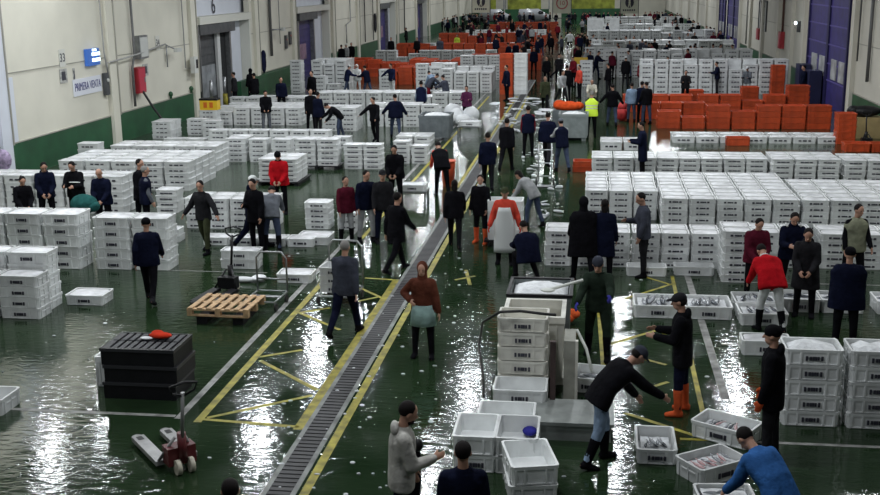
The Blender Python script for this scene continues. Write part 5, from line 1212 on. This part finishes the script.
# cardboard box and bags right
p = G(866, 141); tag(obj('cardboard_box', box(box(nb(), -.6, .6, -.4, .4, 0, .8), -.02, .02, -.41, .41, .79, .81), mat('cardboard', (.34, .26, .12), .8, .2, 3), loc=(p.x + .15, p.y + 1.1, .0)), 'plain cardboard box behind the black pallet jack', 'box')
tag(obj('black_bag', ell(ell(nb(), (0, 0, 0), .62, .35, .22), (-.45, 0, .02), .25, .25, .2), BLACK, loc=(p.x + .15, p.y + 1.1, 1.02), smooth=True), 'long black bag lying on the cardboard box', 'bag')
# blue bin near the cardboard etc. and red/orange bucket in the aisle
p = G(447, 190); bk = empty('orange_bucket', (p.x - .05, p.y + .7, 0), 0, 'tall orange tub with a pale board beside the red vested worker', 'tub'); obj('body', tube(nb(), [(0, 0, 0), (0, 0, .75)], [.18, .23], 14), ORANGE, bk); obj('rim', tube(nb(), [(0, 0, .75), (0, 0, .8)], .25, 14), ORANGE, bk)
obj('pale_board', B1(.28, .31, -.2, .2, .1, .95), WHITE2, bk)
p = G(614, 126)
for k in range(2):
    tag(obj('red_sack', ell(ell(nb(), (0, 0, 0), .28, .25, .30), (.0, .05, .3), .2, .2, .2), mat('red_sack_cloth', (.42, .02, .02), .7, .3, 5), loc=(G(622, 122).x + k * .05, G(622, 122).y + .3 + k * .65, .31), smooth=True), 'bulging red sack beside the faded jeans' + (', in front' if k == 0 else ', behind'), 'sack')
p = G(581, 60); yb = empty('yellow_board', tuple(G(580, 80)), 0, 'small yellow notice board standing in the crowd', 'board'); obj('panel', B1(-.45, .45, -.03, .03, .3, 1.4), mat('board_yellow', (.65, .42, .04), .6), yb)
for s in (-.4, .4): obj('leg', B1(s - .03, s + .03, -.03, .03, 0, .3), DKGREY, yb)
for k, (px, w_) in enumerate(((595, 1.5), (614, .9))):
    q = G(px, 46); t = empty('tall_white_rack', (q.x, q.y, 0), 0, 'tall white rack standing in the far crowd, ' + ('wider one' if k == 0 else 'narrower one'), 'rack')
    for i in range(3): obj('shelf', B1(-w_ / 2, w_ / 2, -.5, .5, .6 + i * .9, .66 + i * .9), WHITE, t)
    obj('side_panel', B1(-w_ / 2, -w_ / 2 + .05, -.5, .5, 0, 2.6), WHITE, t); obj('side_panel', B1(w_ / 2 - .05, w_ / 2, -.5, .5, 0, 2.6), WHITE, t); obj('front_panel', B1(-w_ / 2 + .05, w_ / 2 - .05, -.48, -.45, .1, 2.6), WHITE, t)
# folded lilac wheel thing at the frame edge
p = G(3, 160, .9); tag(obj('patterned_bag', ell(nb(), (0, 0, 0), .28, .2, .34), mat('lilac_pattern', (.38, .30, .45), .7, .6, 9), loc=tuple(p), smooth=True), 'lilac and white patterned bag at the frame edge by the green dado', 'bag')
tag(obj('bag_stand', B1(-.3, .3, -.25, .25, 0, .56), WHITE, loc=(p.x, p.y, 0)), 'white box under the patterned bag', 'box')
sheet = tag(obj('wall_board', B1(XL + .02, XL + .06, 30, 33.9, 1.2, 3.3), PALE), 'pale white panel fixed on the cream wall at the frame edge', 'panel')
# stalls and vans closing the far end
for k, (px, w_, t_) in enumerate(((489, 4.4, 'wall side'), (527, 6.5, 'middle'), (592, 9, 'purple door side'))):
    q = G(px, 17); X, Y = q.x * 168 / q.y, 168
    t = empty('green_stall', (X, Y, 0), 0, 'green sheeted stall at the far end of the hall, ' + t_, 'stall')
    obj('counter', B1(-w_ / 2, w_ / 2, -.6, .6, 0, 1.8), mat('stall_green', (.02, .10, .04), .7, .5, 1), t)
    obj('banner', B1(-w_ / 2 + .3, w_ / 2 - 1.2, .5, .6, 1.8, 3.4), mat('banner_yellow_green', (.34, .38, .05), .7, .6, 1), t)
    for s in (-1, 1): obj('upright', B1(s * w_ / 2 - .08, s * w_ / 2 + .08, .4, .6, 1.8, 4.6), STEEL, t)
    obj('awning', B1(-w_ / 2, w_ / 2, -.8, .6, 4.4, 4.6), _m['stall_green'], t)
for k, px in enumerate((495, 534)):
    q = G(px, 19); X, Y = q.x * 160 / q.y, 160
    v = empty('white_van', (X, Y, 0), 0, 'white van parked before the far stalls, ' + ('nearer the wall doors', 'nearer the hanging ring sign')[k], 'van')
    bm = loft(nb(), [(Vector((x_, 0, z_)), Y3, Z3, w2, h2) for x_, z_, w2, h2 in ((-2.2, 1.0, .7, .5), (-2.1, 1.15, .9, .9), (.6, 1.15, .95, .95), (1.4, .95, .9, .65), (2.1, .8, .85, .45), (2.3, .75, .7, .3))], 14)
    obj('van_body', bm, mat('van_white', (.3, .31, .33), .3), v)
    obj('windscreen', ell(nb(), (.9, -.5, 1.5), .5, .46, .3), mat('dark_glass', (.01, .012, .015), .1), v, smooth=True)
    for x_ in (-1.4, 1.4): obj('wheel', tube(nb(), [(x_, -.95, .35), (x_, .95, .35)], .35, 14), RUBBER, v)
